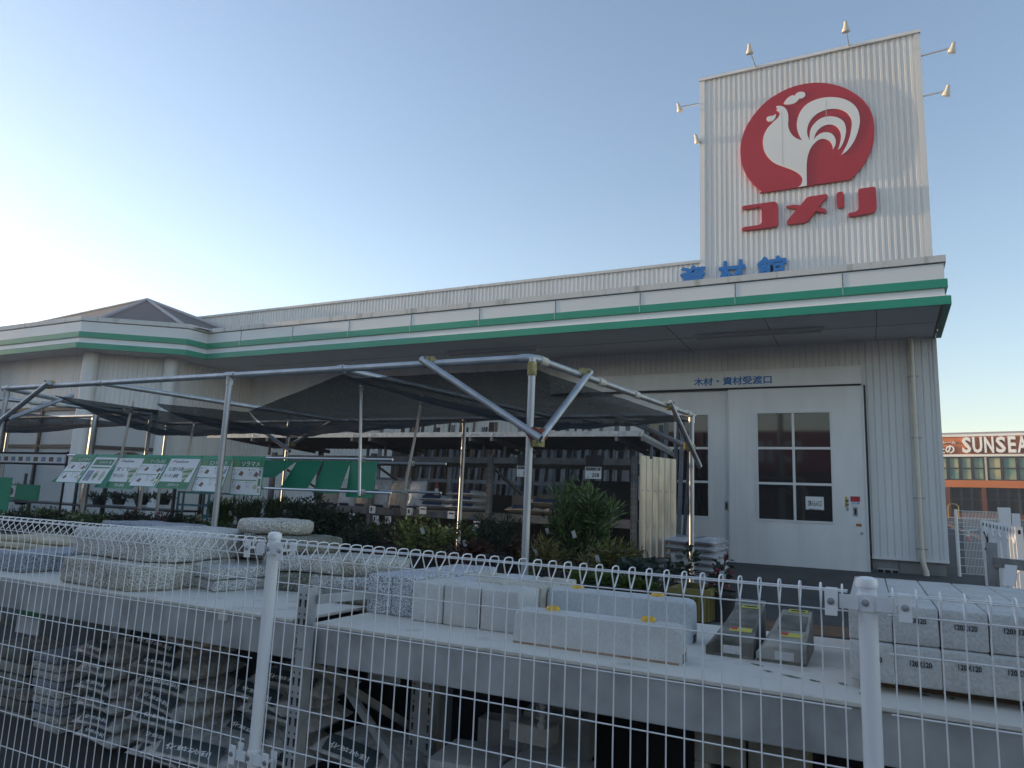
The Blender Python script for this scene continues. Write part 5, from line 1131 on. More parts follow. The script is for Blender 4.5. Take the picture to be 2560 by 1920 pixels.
# goods on the rack
def kraft(seed, w, d, h, x, y, z, rz, mt, label, grp, upright=False, tilt=0):
    o = sack('sack', w, d, h, None, seed=seed).build('cement_sack', M[mt], origin=(0, 0, 0), smooth=True, fix=True); tag(o, label, 'sack', grp)
    b = MB(); n = 7
    for i in range(n):
        u = -.55+1.1*i/(n-1)
        for v, zf_ in ((-.96, .60), (-.74, 1.0)): b.v.append(Vector((u*w/2, v*d/2*1.02, h*zf_-.012*u*u+.006)))
    b.f = [(2*i, 2*i+2, 2*i+3, 2*i+1) for i in range(n-1)]; b.build('print_band', M['bag_navy'], o, smooth=True)
    o.location = (x, y, z); o.rotation_euler = (math.radians(78) if upright else 0, tilt, rz)
k = 0
for x, z, lb in ((-4.35, 1.335, 'lower left'), (-3.78, 1.335, 'lower right'), (-4.05, 1.44, 'upper'), (-3.55, 1.43, 'upper right')):
    k += 1; kraft(50+k, .62, .42, .12, x, RY+.32, z, .08*k-.15, 'bag_kraft', 'brown paper sack, %s, on the shelf in the right bay of the rack' % lb, 'brown sacks on the rack')
for i in range(5):
    kraft(60+i, .60, .44, .12, -5.35-.52*(i % 2), RY+.30, 1.335+.095*(i//2), .1-.05*i, 'bag_white', 'pale sack, %s, on the middle bay shelf of the rack' % ['lower right', 'lower left', 'second layer right', 'second layer left', 'topmost'][i], 'pale sacks on the rack')
for i in range(6):
    kraft(70+i, .34, .46, .10, -6.2-.33*i, RY+.22, 1.52, .12*(i % 3-1), 'bag_kraft' if i % 2 else 'bag_white', 'sack standing on end on the rack, %s from the right' % ['first', 'second', 'third', 'fourth', 'fifth', 'sixth'][i], 'upright sacks on the rack', True)
def cone(x, y, z, h, label, sc_=1.0):
    t = thing('traffic_cone', label, 'traffic cone', (x, y, z)); r = h*.20
    MB().box(x-r*1.35, x+r*1.35, y-r*1.35, y+r*1.35, z, z+h*.05).build('base', M['blackrubber'], t, bevel=.01)
    MB().lathe([(r, h*.05), (r*.72, h*.35), (r*.66, h*.40)], (x, y, z), 18).lathe([(r*.50, h*.55), (r*.42, h*.64)], (x, y, z), 18).lathe([(r*.30, h*.76), (r*.16, h*.97), (r*.10, h)], (x, y, z), 18).build('cone_body', M['cone'], t, smooth=True)
    MB().lathe([(r*.665, h*.398), (r*.51, h*.552)], (x, y, z), 18).lathe([(r*.425, h*.638), (r*.305, h*.762)], (x, y, z), 18).build('white_band', M['whitepaint'], t, smooth=True)
p = PY(1040+290/5.53, 960+1370/5.53, RY+.45); cone(p.x, RY+.45, 1.335, .42, 'red and white traffic cone standing on the rack shelf behind the pole')
for i in range(3):
    x = -4.75+.43*i; o = MB().box(x, x+.41, RY+.55, RY+.95, 1.332, 1.60+.02*(i % 2)).build('carton', M['cardboard'], bevel=.006); tag(o, 'plain brown carton on the rack shelf, %s of three' % ['left', 'middle', 'right'][i], 'carton', 'cartons on the rack')
MB().box(rx[3]+.05, rx[0]-.05, RB-.04, RB-.02, .62, 1.60).build('shade_panel', M['blackboard'], rack)  # dark sheet added in place of the deep shade behind the shelves
MB_ = MB().box(-3.75, -2.85, RY+.5, RY+.56, 1.36, 1.84); o = MB_.build('dark_panel', M['blackboard']); tag(o, 'black plastic sheet standing at the back of the right hand rack bay', 'panel')
def price(a, b, c, Y, s, label):
    p, q = PY(*c(*a), Y), PY(*c(*b), Y); w, h = q.x-p.x, p.z-q.z
    t = thing('price_card', label, 'price card', (p.x, Y, q.z), 'price cards on the rack')
    MB().box(p.x, q.x, Y, Y+.006, q.z, p.z).build('card', M['paper'], t); MB().box(p.x+w*.05, q.x-w*.05, Y-.002, Y-.0005, p.z-h*.30, p.z-h*.05).build('black_heading', M['ink'], t)
    MB().text('258', (p.x+w*.42, Y-.001, q.z+h*.14), (1, 0, 0), (0, 0, 1), w*.46, h*.34, .0008, .02).text('税込', (p.x+w*.10, Y-.001, q.z+h*.10), (1, 0, 0), (0, 0, 1), w*.14, h*.1, .0008).build('lettering', M['ink'], t)
    MB().text(s, (p.x+w*.12, Y-.003, p.z-h*.25), (1, 0, 0), (0, 0, 1), w*.76, h*.14, .0008, .01).build('lettering', M['paper'], t)
    MB().box(p.x, q.x, Y+.007, Y+.012, p.z-.01, 2.16).build('hanging_board', M['blackboard'], t)
cX = crop(1040, 960, 1/5.53)
price((1397, 1130), (1600, 1285), cX, RY-.03, 'セメント用バラス', 'white 258 price card half hidden by the front pole')
price((245, 870), (338, 942), c2, RY-.03, 'セメント用砂', 'white 258 price card hanging right of the front pole')
for i, (a, b) in enumerate(((1575, 690), (1620, 820), (2090, 715), (1290, 790), (1790, 830))):
    p = PY(*cQ(a, b), RY-.02); t = tag(MB().box(p.x, p.x+.11, RY-.025, RY-.02, p.z-.11, p.z).build('price_card', M['paper']), 'small white price card on the rack beam, %s' % ['upper left of the flecked shrub', 'lower one above the bare twigs', 'above the middle of the flecked shrub', 'beside the dark evergreen', 'over the flecked shrub, lower right'][i], 'price card', 'small price cards on the rack')
    MB().box(p.x+.02, p.x+.05, RY-.027, RY-.0255, p.z-.08, p.z-.02).build('print', M['ink'], t)
for i, (a, b) in enumerate(((1085, 720), (730, 580), (340, 520))):
    p = PY(1000+a/5.53-12, 1180+b/5.53-8, RY-.02); t = tag(MB().box(p.x, p.x+.12, RY-.025, RY-.02, p.z-.11, p.z).build('price_card', M['paper']), 'small white price card on the rack beam, %s' % ['under the brown sacks', 'right of the flecked shrub', 'behind the flecked shrub top'][i], 'price card', 'small price cards on the rack'); MB().box(p.x+.02, p.x+.1, RY-.027, RY-.0255, p.z-.045, p.z-.025).build('print', M['ink'], t)
# timber, pipes and roofing sheets standing against the store wall
LY = 12.4
lum = thing('lumber_stand', 'tall steel stand holding timber and sheets upright before the store wall', 'rack', (-6.5, LY, gz(LY)))
for x in (-9.4, -7.6, -5.8, -3.9): m = MB(); punched(m, x, LY-.05, gz(LY), 3.0, .07, .05); m.build('upright', M['rackdark'], lum)
for z in (1.9, 2.75): MB().box(-9.4, -3.85, LY-.03, LY+.01, z-.07, z).build('beam', M['rackdark'], lum)
MB().box(-9.4, -3.85, LY+.46, LY+.48, gz(LY)+.05, 2.62).build('shade_panel', M['strip_dark'], lum)  # dark sheet between strips and wall, standing in for canopy shade
for i in range(84):
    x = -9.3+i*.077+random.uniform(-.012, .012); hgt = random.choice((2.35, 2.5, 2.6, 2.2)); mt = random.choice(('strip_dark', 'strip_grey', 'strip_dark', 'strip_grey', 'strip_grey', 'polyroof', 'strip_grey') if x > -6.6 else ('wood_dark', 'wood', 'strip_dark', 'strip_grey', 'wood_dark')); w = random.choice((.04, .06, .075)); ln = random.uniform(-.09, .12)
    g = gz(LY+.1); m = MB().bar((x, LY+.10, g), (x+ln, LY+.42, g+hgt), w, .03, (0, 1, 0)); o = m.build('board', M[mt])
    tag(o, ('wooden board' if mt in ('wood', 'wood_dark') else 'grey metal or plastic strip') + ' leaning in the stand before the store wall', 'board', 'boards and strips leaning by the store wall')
# sacks on the floor pallet, wrapped in film
pt = thing('wrapped_pallet', 'pallet of white sacks wrapped in wrinkled stretch film beside the sliding doors', 'pallet', (-2.3, 9.9, gz(9.9)))
pa, pb = PY(*c2(590, 1300), 9.6), PY(*c2(1075, 1300), 10.1)
g = gz(9.9)
m = MB(); x0, x1 = pa.x+.02, pb.x-.02
for k in range(5): m.box(x0, x1, 9.55+k*.22, 9.67+k*.22, g+.10, g+.12)
for x in (x0, (x0+x1)/2-.04, x1-.08): m.box(x, x+.08, 9.55, 10.55, g, g+.0995)
m.build('pallet_deck', M['wood'], pt)
for k in range(7):
    z = g+.125+k*.088; xm = (x0+x1)/2
    for s in (0, 1):
        w = (x1-x0)*.62 if s == 0 else (x1-x0)*.42
        m = sack('s', w, 1.0, .10, None, seed=90+k*2+s, puff=.62); cx_ = x0+w/2 if s == 0 else x1-w/2
        m.v = [v+Vector((cx_, 10.05, z)) for v in m.v]; m.build('wrapped_sack', M['film'], pt, smooth=True, fix=True)
# ------------------------------------------------------------------ gates and goods at the right edge
c8 = crop(2320, 1200, 1/5.183)
gp = PG(*c8(410, 1250)); YG = gp.y
def gx(a, b, Y): return PY(*c8(a, b), Y)
ga = thing('mesh_gate', 'white framed mesh gate standing just beyond the store corner', 'gate', (gp.x, YG, gz(YG)))
tp = gx(348, 380, YG); MB().tube([(gp.x, YG, gz(YG)-.1), (gp.x, YG, tp.z)], .026, 12).build('gate_post', M['whitepaint'], ga, smooth=True)
xe = gx(905, 400, YG).x; m = MB(); z0_, z1_ = gz(YG)+.05, tp.z-.02
for i in range(26): x = gp.x+.1+(xe-gp.x-.1)*i/25; m.tube([(x, YG, z0_), (x, YG, z1_)], .0035, 5)
for i in range(9): z = z0_+(z1_-z0_)*i/8; m.tube([(gp.x, YG, z), (xe, YG, z)], .004, 5)
m.build('mesh_panel', M['whitepaint'], ga)
MB().tube([(gp.x+.05, YG-.05, gz(YG)+.75), (gp.x+.3, YG-.05, gz(YG)+.78)], .012, 6).build('latch', M['whitepaint'], ga)
YH = 11.0; ha = thing('folding_gate', 'white concertina gate of slanting slats, drawn half open', 'gate', (gx(720, 540, YH).x, YH, gz(YH)))
for k in range(11):
    a = gx(712+46*k, 520+9*k, YH+.16*(k % 2)-.22*k); y = YH+.16*(k % 2)-.22*k
    b_ = Vector((a.x+.02, y, gz(y)+.05)); m = MB().bar((a.x, y, a.z), b_, .065, .03, (0, 1, 0)); s = m.build('slat', M['whitepaint'], ha)
    MB().box(a.x-.01, a.x+.012, y-.022, y-.018, a.z-.07, a.z-.03).build('pivot', M['blackrubber'], s)
for f, k in [(f, k) for f in (.12, .5, .86) for k in range(10)]:
    a = gx(712+46*k, 520+9*k, YH-.22*k); b = gx(712+46*(k+1), 529+9*k, YH-.22*(k+1))
    MB().bar((a.x, YH-.22*k+.05, gz(YH)+.05+(a.z-gz(YH))*f), (b.x, YH-.22*(k+1)+.05, gz(YH)+.05+(b.z-gz(YH))*(f+.07 if f < .8 else f-.07)), .012, .04).build('lattice_bar', M['whitepaint'], ha)
a = gx(752, 900, YH-.06); MB().tube([a, a+Vector((.03, -.05, .05)), a+Vector((.02, -.04, .15)), a+Vector((0, 0, .22))], .02, 8).build('handle', M['blackrubber'], ha, smooth=True)
t = thing('gate_box', 'white louvred gate housing behind the concertina gate', 'gate', (gx(915, 500, 12.5).x, 12.5, gz(12.5)))
p, q = gx(912, 400, 12.5), gx(1195, 590, 12.5); zq = gz(12.5)
MB().box(p.x, p.x+.14, 12.45, 12.6, zq, p.z+.05).box(q.x-.10, q.x, 12.45, 12.6, zq, p.z-.03).build('gate_post', M['whitepaint'], t, bevel=.006)
m = MB()
for k in range(6): z = p.z-.06-k*(p.z-q.z)/6*.98; m.box(p.x+.141, q.x-.101, 12.50, 12.54, z-.08, z)
m.box(p.x+.141, q.x-.101, 12.545, 12.56, q.z-.05, p.z-.05).build('louvres', M['whitepaint'], t)
p = PG(*c8(525, 800)); h = (PY(*c8(525, 625), p.y).z-p.z); cone(p.x, p.y, p.z, h, 'red and white traffic cone on the car park beyond the mesh gate')
# rack of edging stones at the right edge
YE = 5.4; e0 = gx(870, 1000, YE)
rt = thing('edging_rack', 'low zinc display rack with hanging price cards at the right edge of the yard', 'rack', (e0.x, YE, gz(YE)))
zr2 = e0.z; 
m = MB(); m.bar((e0.x, YE, zr2-.03), (e0.x+.02+1.2, YE-2.2, zr2-.03), .03, .06); m.build('beam', M['galv'], rt)
m = MB(); punched(m, e0.x-.04, YE+.0, gz(YE), gx(870, 815, YE).z, .055, .05); m.build('upright', M['galv'], rt)
m = MB(); dv = Vector((1.22, -2.2, 0)); pd = Vector((2.2, 1.22, 0)).normalized()
A_ = Vector((e0.x, YE, zr2-.005)); m.prism([A_, A_+dv, A_+dv+pd*.7, A_+pd*.7], (0, 0, -.02)); m.build('shelf', M['galv'], rt)
for k in range(8):
    c = A_+dv*(.04+.085*k)+Vector((-.012, -.012, 0)); d_ = dv.normalized()
    o = MB().prism([c-Vector((0, 0, .03)), c+d_*.10-Vector((0, 0, .03)), c+d_*.10-Vector((0.02, .02, .15)), c-Vector((.02, .02, .15))], Vector((-.003, -.002, 0))).build('price_card', M['paper']); tag(o, 'white price card hanging at the right edge, %s from the rack upright' % ['first', 'second', 'third', 'fourth', 'fifth', 'sixth', 'seventh', 'eighth'][k], 'price card', 'price cards at the right edge')
for k in range(5):
    for j in range(3):
        c = A_+dv*(.20+.16*k)+pd*.12
        bm_ = MB(); d_ = dv.normalized(); bm_.prism([c, c+d_*.34, c+d_*.34+pd*.24, c+pd*.24], (0, 0, .048)); bm_.v = [v+Vector((0, 0, .052*j)) for v in bm_.v]
        o = bm_.build('edging_stone', M['concrete'] if (j+k) % 2 else M['conc_stain2'], bevel=.006); tag(o, 'edging stone at the right edge, %s stack from the upright, %s of three' % (['first', 'second', 'third', 'fourth', 'fifth'][k], ['lowest', 'middle', 'top'][j]), 'edging stone', 'edging stones on the right hand rack')
# yellow crate and bench for potted plants behind the kerbs
YC = 3.95; p, q = PY(*cN(1090, 520), YC), PY(*cN(1338, 745), YC)
t = thing('plastic_crate', 'yellow plastic crate behind the rear parking kerb', 'crate', ((p.x+q.x)/2, YC, q.z))
m = MB(); x0, x1, z0_, z1_ = p.x, q.x, q.z, p.z
m.box(x0, x1, YC, YC+.02, z0_, z1_).box(x0, x1, YC+.33, YC+.35, z0_, z1_).box(x0, x0+.02, YC+.0205, YC+.3295, z0_, z1_).box(x1-.02, x1, YC+.0205, YC+.3295, z0_, z1_).box(x0+.021, x1-.021, YC+.021, YC+.329, z0_, z0_+.015)
m.build('crate_shell', M['cratey'], t, bevel=.003); m = MB().box(x0-.012, x1+.012, YC-.012, YC-.0005, z1_-.035, z1_).box(x1+.0005, x1+.012, YC, YC+.35, z1_-.035, z1_)
for k in range(7): x = x0+.02+(x1-x0-.04)*k/6; m.box(x-.006, x+.006, YC-.010, YC-.0005, z0_, z1_-.036)
for k in range(5): y = YC+.03+.29*k/4; m.box(x1+.0005, x1+.010, y-.006, y+.006, z0_, z1_-.036)
m.build('crate_ribs', M['cratey'], t)
t = thing('plant_bench', 'low grey slatted bench under the potted plants behind the stone bench', 'bench', (-3, 4.6, gz(4.6)))
m = MB()
for k in range(6): m.box(-7.6, q.x+.12, 3.92+.24*k, 4.08+.24*k, q.z-.04, q.z-.012)
m.build('slats', M['galv'], t); m = MB()
for x in (-7.5, -5.2, -3.0, q.x+.05):
    for y in (3.95, 5.2): m.box(x-.03, x+.03, y-.03, y+.03, gz(y), q.z-.0405)
m.build('legs', M['galv'], t); PBZ = q.z-.012
# teal trolley in the distance
Yt = 8.0; cW = crop(400, 1140, 1/5.53); p, q = PY(*cW(265, 480), Yt), PY(*cW(640, 940), Yt)
t = thing('plant_trolley', 'teal steel plant trolley behind the hanging posters', 'trolley', ((p.x+q.x)/2, Yt, gz(Yt)))
m = MB(); zl_ = gz(Yt)+.12
for x in (p.x, p.x+.12, q.x): m.tube([(x, Yt, zl_), (x, Yt, p.z)], .018, 8); m.tube([(x, Yt+.5, zl_), (x, Yt+.5, p.z)], .018, 8)
for z in (PY(*cW(450, 680), Yt).z, PY(*cW(450, 835), Yt).z, p.z-.02): m.bar((p.x, Yt, z), (q.x, Yt, z), .03, .03).bar((p.x, Yt+.5, z), (q.x, Yt+.5, z), .03, .03).box(p.x, q.x, Yt+.02, Yt+.48, z-.012, z)
m.build('trolley_frame', M['teal'], t)
for x in (p.x, q.x): MB().tube([(x-.015, Yt, zl_-.06), (x+.015, Yt, zl_-.06)], .06, 12).build('wheel', M['blackrubber'], t)
# black arch in front of the windows
p, q = PY(*cZ(1520, 150), 8.8), PY(*cZ(1985, 150), 8.8); c = (p+q)/2; top = PY(*cZ(1760, 70), 8.8).z
m = MB(); m.tube([Vector((c.x+(q.x-p.x)/2*math.cos(a), 8.8, p.z-.1+(top-p.z+.1)*max(0, math.sin(a))**.8)) for a in [math.pi*k/18 for k in range(19)]], .03, 8)
m.tube([(p.x, 8.8, gz(8.8)), (p.x, 8.8, p.z-.1)], .03, 8).tube([(q.x, 8.8, gz(8.8)), (q.x, 8.8, p.z-.1)], .03, 8)
o = m.build('plant_arch', M['blackrubber'], smooth=True); tag(o, 'black arched hoop standing before the store windows behind the posters', 'arch')
# ------------------------------------------------------------------ plants
def plant(name, label, x, y, z, w, d, h, leaf, n, ls, shape='ball', stems=9, grp=None, pot='pot', potr=.10, poth=.16, extra=None, asp=.42, clump=.0, seed=0, cat='plant', up=.5):
    """potted plant: branching stems with separate leaves set on twigs all through the crown"""
    rnd = random.Random(label); t = thing(name, label, cat, (x, y, z), grp)
    MB().lathe([(potr*.75, 0), (potr, poth), (potr*1.04, poth), (potr*1.04, poth-.015)], (x, y, z), 14).lathe([(0, poth-.03), (potr*.97, poth-.03)], (x, y, z), 14).build('pot', M[pot], t, smooth=True)
    st = MB(); lf = MB(); ex = MB(); base = Vector((x, y, z+poth-.03)); tips = []
    for k in range(stems):
        a = rnd.uniform(0, 2*math.pi); rr = rnd.uniform(.15, 1)**.6; hh = h*rnd.uniform(.62, 1.0)
        if shape == 'ball': end = Vector((x+math.cos(a)*w/2*rr, y+math.sin(a)*d/2*rr, z+poth+(hh-poth)*(1-.38*rr*rr)))
        elif shape == 'spread': end = Vector((x+math.cos(a)*w/2*rr, y+math.sin(a)*d/2*rr, z+poth+(hh-poth)*rnd.uniform(.35, 1)))
        else: end = Vector((x+math.cos(a)*w/2*rr*.7, y+math.sin(a)*d/2*rr*.7, z+poth+(hh-poth)))
        mid = base.lerp(end, .5)+Vector((rnd.uniform(-.05, .05)*w, rnd.uniform(-.05, .05)*d, .06*h))
        pts = arc(base+Vector((rnd.uniform(-.02, .02), rnd.uniform(-.02, .02), 0)), mid, end, 5); st.tube(pts, [.0055-.0008*i for i in range(6)], 5, cap=False); tips.append(pts)
    for i in range(n):
        pts = rnd.choice(tips); q = rnd.random()**.7; q = .22+.78*q; s_ = q*5; k = min(4, int(s_)); p = pts[k].lerp(pts[k+1], s_-k)
        sp = .10*w+.03
        dirv = Vector((rnd.gauss(0, 1), rnd.gauss(0, 1), rnd.gauss(up, .6))).normalized(); p = p+dirv*rnd.random()*sp
        L = ls*rnd.uniform(.6, 1.25); side = dirv.cross(Vector((rnd.gauss(0, 1), rnd.gauss(0, 1), rnd.gauss(0, 1)))).normalized()*L*asp/2; nn = dirv.cross(side).normalized()*L*.10
        a = p; b = p+dirv*L*.45+side+nn; c = p+dirv*L; d_ = p+dirv*L*.45-side+nn
        lf.add([a, b, c, d_], [(0, 1, 2), (0, 2, 3)])
        if extra and rnd.random() < extra[1]:
            for _ in range(5):
                dv = Vector((rnd.gauss(0, 1), rnd.gauss(0, 1), rnd.gauss(.4, 1))).normalized(); sd_ = dv.cross(Vector((0, .3, 1))).normalized()*extra[2]*.5; ex.add([c, c+dv*extra[2]*.5+sd_, c+dv*extra[2], c+dv*extra[2]*.5-sd_], [(0, 1, 2, 3)])
    if rnd.random() < .6 and h > .3:
        p = base+Vector((rnd.uniform(-.3, .3)*w, -d*.42, h*rnd.uniform(.25, .6))); MB().sheet(p, p+Vector((.022, .01, .008)), p+Vector((.010, .0, .052)), p+Vector((-.012, -.01, .044)), .0008).build('plant_label', M['tagcard'], t)
    st.build('stems', M['stem'], t); lf.build('foliage', M[leaf], t)
    if ex.v: ex.build('flowers', M[extra[0]], t)
    return t
def at_(xp, yp_top, Y): return PY(xp, yp_top, Y)
G1 = 'potted shrubs behind the stone bench'
def shrub(xp, ytop, Y, wpx, label, leaf, n, ls, shape='ball', z=None, **kw):
    p = PY(xp, ytop, Y); d = (p-EYE).dot(W_); w = wpx*d/FPX; z = PBZ if z is None else z
    if z > p.z-.15: z = p.z-.3
    return plant(kw.pop('name', 'shrub'), label, p.x, Y, z, w, min(w, .9), p.z-z, leaf, n, ls, shape, **kw)
shrub(1455, 1225, 4.75, 260, 'big fresh green shrub with upright narrow leaves right of the front pole', 'lf_mid', 3000, .066, 'up', stems=26, asp=.26, up=1.2)
shrub(1370, 1345, 4.5, 110, 'low straw coloured bamboo grass at the foot of the front pole', 'lf_straw', 420, .085, 'spread', stems=14, asp=.2)
shrub(1520, 1345, 4.4, 130, 'straw tinted bamboo grass under the big fresh green shrub', 'lf_straw', 420, .085, 'spread', stems=14, asp=.2)
shrub(1590, 1405, 4.3, 120, 'shrub with round bluish leaves left of the camellia', 'lf_grey', 650, .06, 'spread', stems=14, asp=.75)
shrub(1680, 1385, 4.25, 45, 'slim dark glossy sapling before the wrapped pallet', 'lf_dark', 70, .05, 'up', stems=4, asp=.45)
shrub(1715, 1365, 4.2, 40, 'slim dark glossy sapling beside the right rear frame post', 'lf_dark', 70, .05, 'up', stems=4, asp=.45)
shrub(1795, 1398, 4.15, 60, 'camellia sapling with pink flowers at the right end of the plants', 'lf_dark', 120, .045, 'up', stems=5, asp=.5, extra=('pink', .06, .03), name='flowering_shrub')
for i, (xp, yt) in enumerate(((1450, 1440), (1510, 1450), (1570, 1462), (1612, 1470))):
    shrub(xp, yt, 3.95, 70, 'small golden green conifer behind the rear kerb, %s from the left' % ['first', 'second', 'third', 'fourth'][i], 'lf_lime', 900, .035, 'up', stems=22, asp=.3, up=1.2, grp='golden conifers behind the kerb', name='conifer')
shrub(1065, 1290, 4.5, 150, 'bushy shrub with yellow flecked leaves behind the salt and pepper granite', 'lf_yel', 1500, .040, 'ball', stems=24, asp=.6)
shrub(1010, 1240, 5.0, 150, 'bare twiggy shrub with few leaves behind the yellow flecked one', 'lf_red', 60, .03, 'up', stems=26)
shrub(1180, 1330, 4.7, 90, 'bronze leaved shrub right of the yellow flecked shrub', 'lf_red', 420, .055, 'spread', stems=12, asp=.4)
shrub(1240, 1295, 5.0, 130, 'dark loose shrub with thin upright shoots left of the front pole', 'lf_dark', 700, .05, 'up', stems=22, asp=.22, up=1)
shrub(1300, 1340, 5.2, 120, 'dark low shrub with reddish tips behind the front pole', 'lf_red', 400, .05, 'ball', stems=12)
shrub(1130, 1395, 4.3, 80, 'bronze tinted ground shrub before the yellow flecked one', 'lf_red', 300, .05, 'spread', stems=9)
shrub(800, 1232, 5.1, 190, 'large dense dark evergreen behind the round stone pile', 'lf_dark', 2600, .055, 'ball', stems=26)
shrub(735, 1258, 5.0, 70, 'light green shoot left in the dark evergreen', 'lf_mid', 160, .05, 'up', stems=5)
shrub(895, 1330, 4.8, 120, 'dark evergreen right of the large one, low behind the round stones', 'lf_dark', 700, .05, 'ball', stems=14)
shrub(955, 1280, 5.0, 90, 'bare branched sapling with terracotta pot beside the evergreen', 'lf_red', 40, .03, 'up', stems=14, pot='potred', potr=.14)
for i, (xp, w) in enumerate(((560, 90), (625, 90), (690, 90))):
    shrub(xp, 1258, 5.3, w, 'clump of fine grass like greenery behind the tall pole, %s' % ['left', 'middle', 'right'][i], 'lf_lime' if i == 0 else 'lf_mid', 1300, .075, 'up', stems=40, asp=.10, up=2.5, grp='grassy clumps behind the pole', name='grass_clump')
fl = [(30, 1285, 'lf_dark', 'petal'), (95, 1270, 'lf_mid', 'petal'), (160, 1280, 'lf_dark', None), (215, 1285, 'lf_mid', 'petal'), (270, 1290, 'lf_dark', 'petal'), (330, 1278, 'lf_dark', 'pink'), (385, 1292, 'lf_dark', 'pink'), (440, 1285, 'lf_dark', None), (490, 1295, 'lf_mid', 'petal')]
wd_ = ['leftmost', 'second', 'third', 'fourth', 'fifth', 'sixth', 'seventh', 'eighth', 'rightmost']
for i, (xp, yt, lf_, ex_) in enumerate(fl):
    shrub(xp, yt, 5.0+.35*(i % 3), 105, 'low bedding plant %s, %s of the row above the left fence' % ({'petal': 'with pale flowers', 'pink': 'with pink flowers', None: 'without flowers'}[ex_], wd_[i]), lf_, 900, .04, 'ball', stems=22, extra=(ex_, .03, .035) if ex_ else None, name='flowering_plant' if ex_ else 'bedding_plant', grp='bedding plants at the left')
for i, xp in enumerate((60, 250, 300, 355, 410)):
    shrub(xp, [1200, 1236, 1232, 1236, 1238][i], 8.2, 60, ['small clipped tree on the far plant shelf at the left edge', 'potted seedling on the far shelf under the posters, first', 'potted seedling on the far shelf under the posters, second', 'potted seedling on the far shelf under the posters, third', 'potted seedling on the far shelf under the posters, fourth'][i], 'lf_dark', 320, .06, 'ball', stems=12, z=PY(xp, 1262, 8.2).z, pot='pot', potr=.12, poth=.1)
Ys = 8.2; p, q = PY(220, 1258, Ys), PY(470, 1262, Ys); t = thing('plant_shelf', 'dark steel shelf with potted seedlings under the hanging posters', 'shelf', (p.x, Ys, gz(Ys)))
m = MB(); m.box(p.x-2.6, q.x, Ys-.3, Ys+.3, p.z-.05, p.z-.02)
for x in (p.x-2.5, p.x, q.x-.05): m.box(x, x+.04, Ys-.28, Ys-.24, gz(Ys), p.z+.5).box(x, x+.04, Ys+.24, Ys+.28, gz(Ys), p.z+.5)
m.build('shelf_frame', M['darkframe'], t)
for i, (xp, yt, Y, w, lf_, lb) in enumerate(((860, 1262, 5.6, 120, 'lf_dark', 'dark round shrub behind the large evergreen, towards the rack'), (930, 1310, 5.5, 100, 'lf_mid', 'olive shrub low between the evergreen and the flecked shrub'), (1110, 1300, 5.8, 120, 'lf_dark', 'dark shrub behind the yellow flecked one'), (1290, 1290, 5.7, 120, 'lf_dark', 'dark upright shrub behind the front pole, farther back'), (1190, 1270, 5.9, 100, 'lf_mid', 'thin olive shrub with wispy shoots before the brown sacks'), (1420, 1330, 5.4, 130, 'lf_dark', 'dark shrub filling in behind the big fresh green shrub'), (1570, 1375, 5.2, 90, 'lf_dark', 'low dark shrub before the bare metal sheet'), (660, 1290, 4.7, 110, 'lf_dark', 'low dark shrub before the grassy clumps'), (540, 1290, 4.8, 90, 'lf_mid', 'low olive shrub left of the tall pole foot'))):
    shrub(xp, yt, Y, w, lb, lf_, 380, .05, 'spread' if i % 2 == 0 else 'up', stems=13, asp=.35)
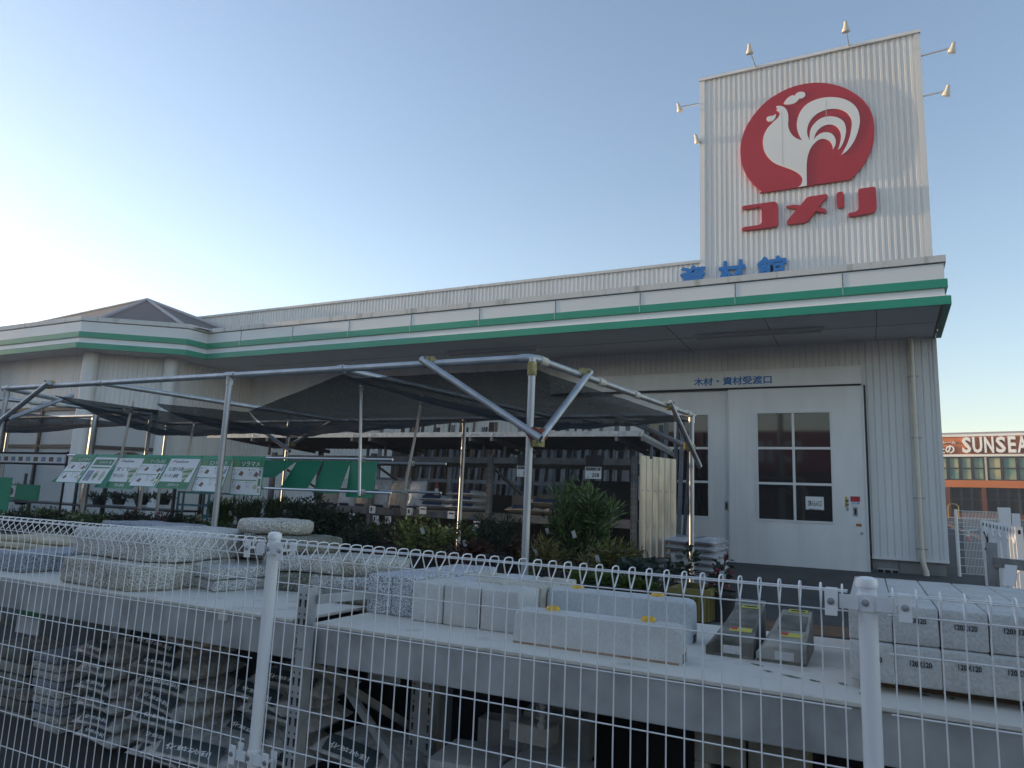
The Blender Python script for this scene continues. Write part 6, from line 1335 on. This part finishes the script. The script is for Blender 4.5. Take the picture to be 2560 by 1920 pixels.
# ------------------------------------------------------------------ unseen buildings added on the left to block the low sun
hs = thing('shade_house', 'unseen two storey house added left of the yard to shade it', 'building', (-32, -4, 0))
MB().box(-38, -26, -14, 3.2, 0, 5.6).build('wall', M['siding'], hs)
MB().box(-36, -26.02, 3.25, 8.0, 0, 3.5).build('shade_garage', M['siding'], hs)  # lower wing added so only the low plants lose the sun
MB().prism([(-38.5, -14.5, 5.6), (-25.5, -14.5, 5.6), (-32, -14.5, 7.6)], (0, 18.2, 0)).build('roof', M['roofb'], hs, fix=True)
for y in (-11, -6, -1): w = MB().box(-25.99, -25.93, y, y+1.6, 1.0, 2.2).build('window', M['glass'], hs)
MB().box(-25.98, -25.90, -8.6, -7.6, 0.05, 2.1).build('door', M['wood'], hs)
ab = thing('shade_block', 'unseen tall plain block added far left of the store to shade the entrance canopy', 'building', (-78, 9, 0))  # added blocker that keeps direct sun off the canopy face
MB().box(-86, -70, 4.6, 17, 0, 11.6).build('wall', M['siding'], ab)
for k in range(4):
    for j in range(4): MB().box(-70.02, -69.95, 5.4+2.9*k, 6.9+2.9*k, 1.0+2.6*j, 2.3+2.6*j).build('window', M['glass'], ab)
# the discount store and pole across the road behind the viewer, mirrored in the door glass
ds = thing('discount_store', 'red fronted discount store across the road behind the viewer, mirrored in the door glass', 'building', (-10, -26, 0))
MB().box(-48, 26, -40, -25.2, 0, 7.0).build('wall', M['brown'], ds); MB().box(-48, 26, -25.19, -24.9, 4.4, 7.2).build('red_fascia', M['redsign'], ds)
for k in range(9): w = MB().box(-46+8*k, -39.5+8*k, -25.19, -25.1, .4, 3.6).build('window', M['glass'], ds)
MB().text('DIREX', (-4, -24.89, 5.0), (-1, 0, 0), (0, 0, 1), 7, 1.5, .05, .02).text('ディスカウント', (6, -24.89, 5.3), (-1, 0, 0), (0, 0, 1), 8, .9, .05, .01).build('sign_letter', M['paper'], ds)
up_ = MB().tube([(-3.65, -8, 0), (-3.65, -8, 9)], [.16, .11], 10).bar((-4.4, -8, 8.4), (-2.9, -8, 8.4), .08, .08).build('utility_pole', M['concrete']); tag(up_, 'concrete utility pole by the road behind the viewer, mirrored in the glass', 'pole')
# ------------------------------------------------------------------ the evening air between the viewer and the store
hm = bpy.data.materials.new('pale_evening_air'); hm.use_nodes = True; hn = hm.node_tree.nodes
hn.remove(hn['Principled BSDF']); pv = hn.new('ShaderNodeVolumePrincipled'); pv.inputs['Color'].default_value = (.93, .95, 1, 1); pv.inputs['Density'].default_value = .0026; pv.inputs['Anisotropy'].default_value = .45
hm.node_tree.links.new(pv.outputs[0], hn['Material Output'].inputs['Volume'])
hz = MB().box(-130, 110, -62, 100, -1, 14).build('haze', hm); hz['kind'] = 'stuff'
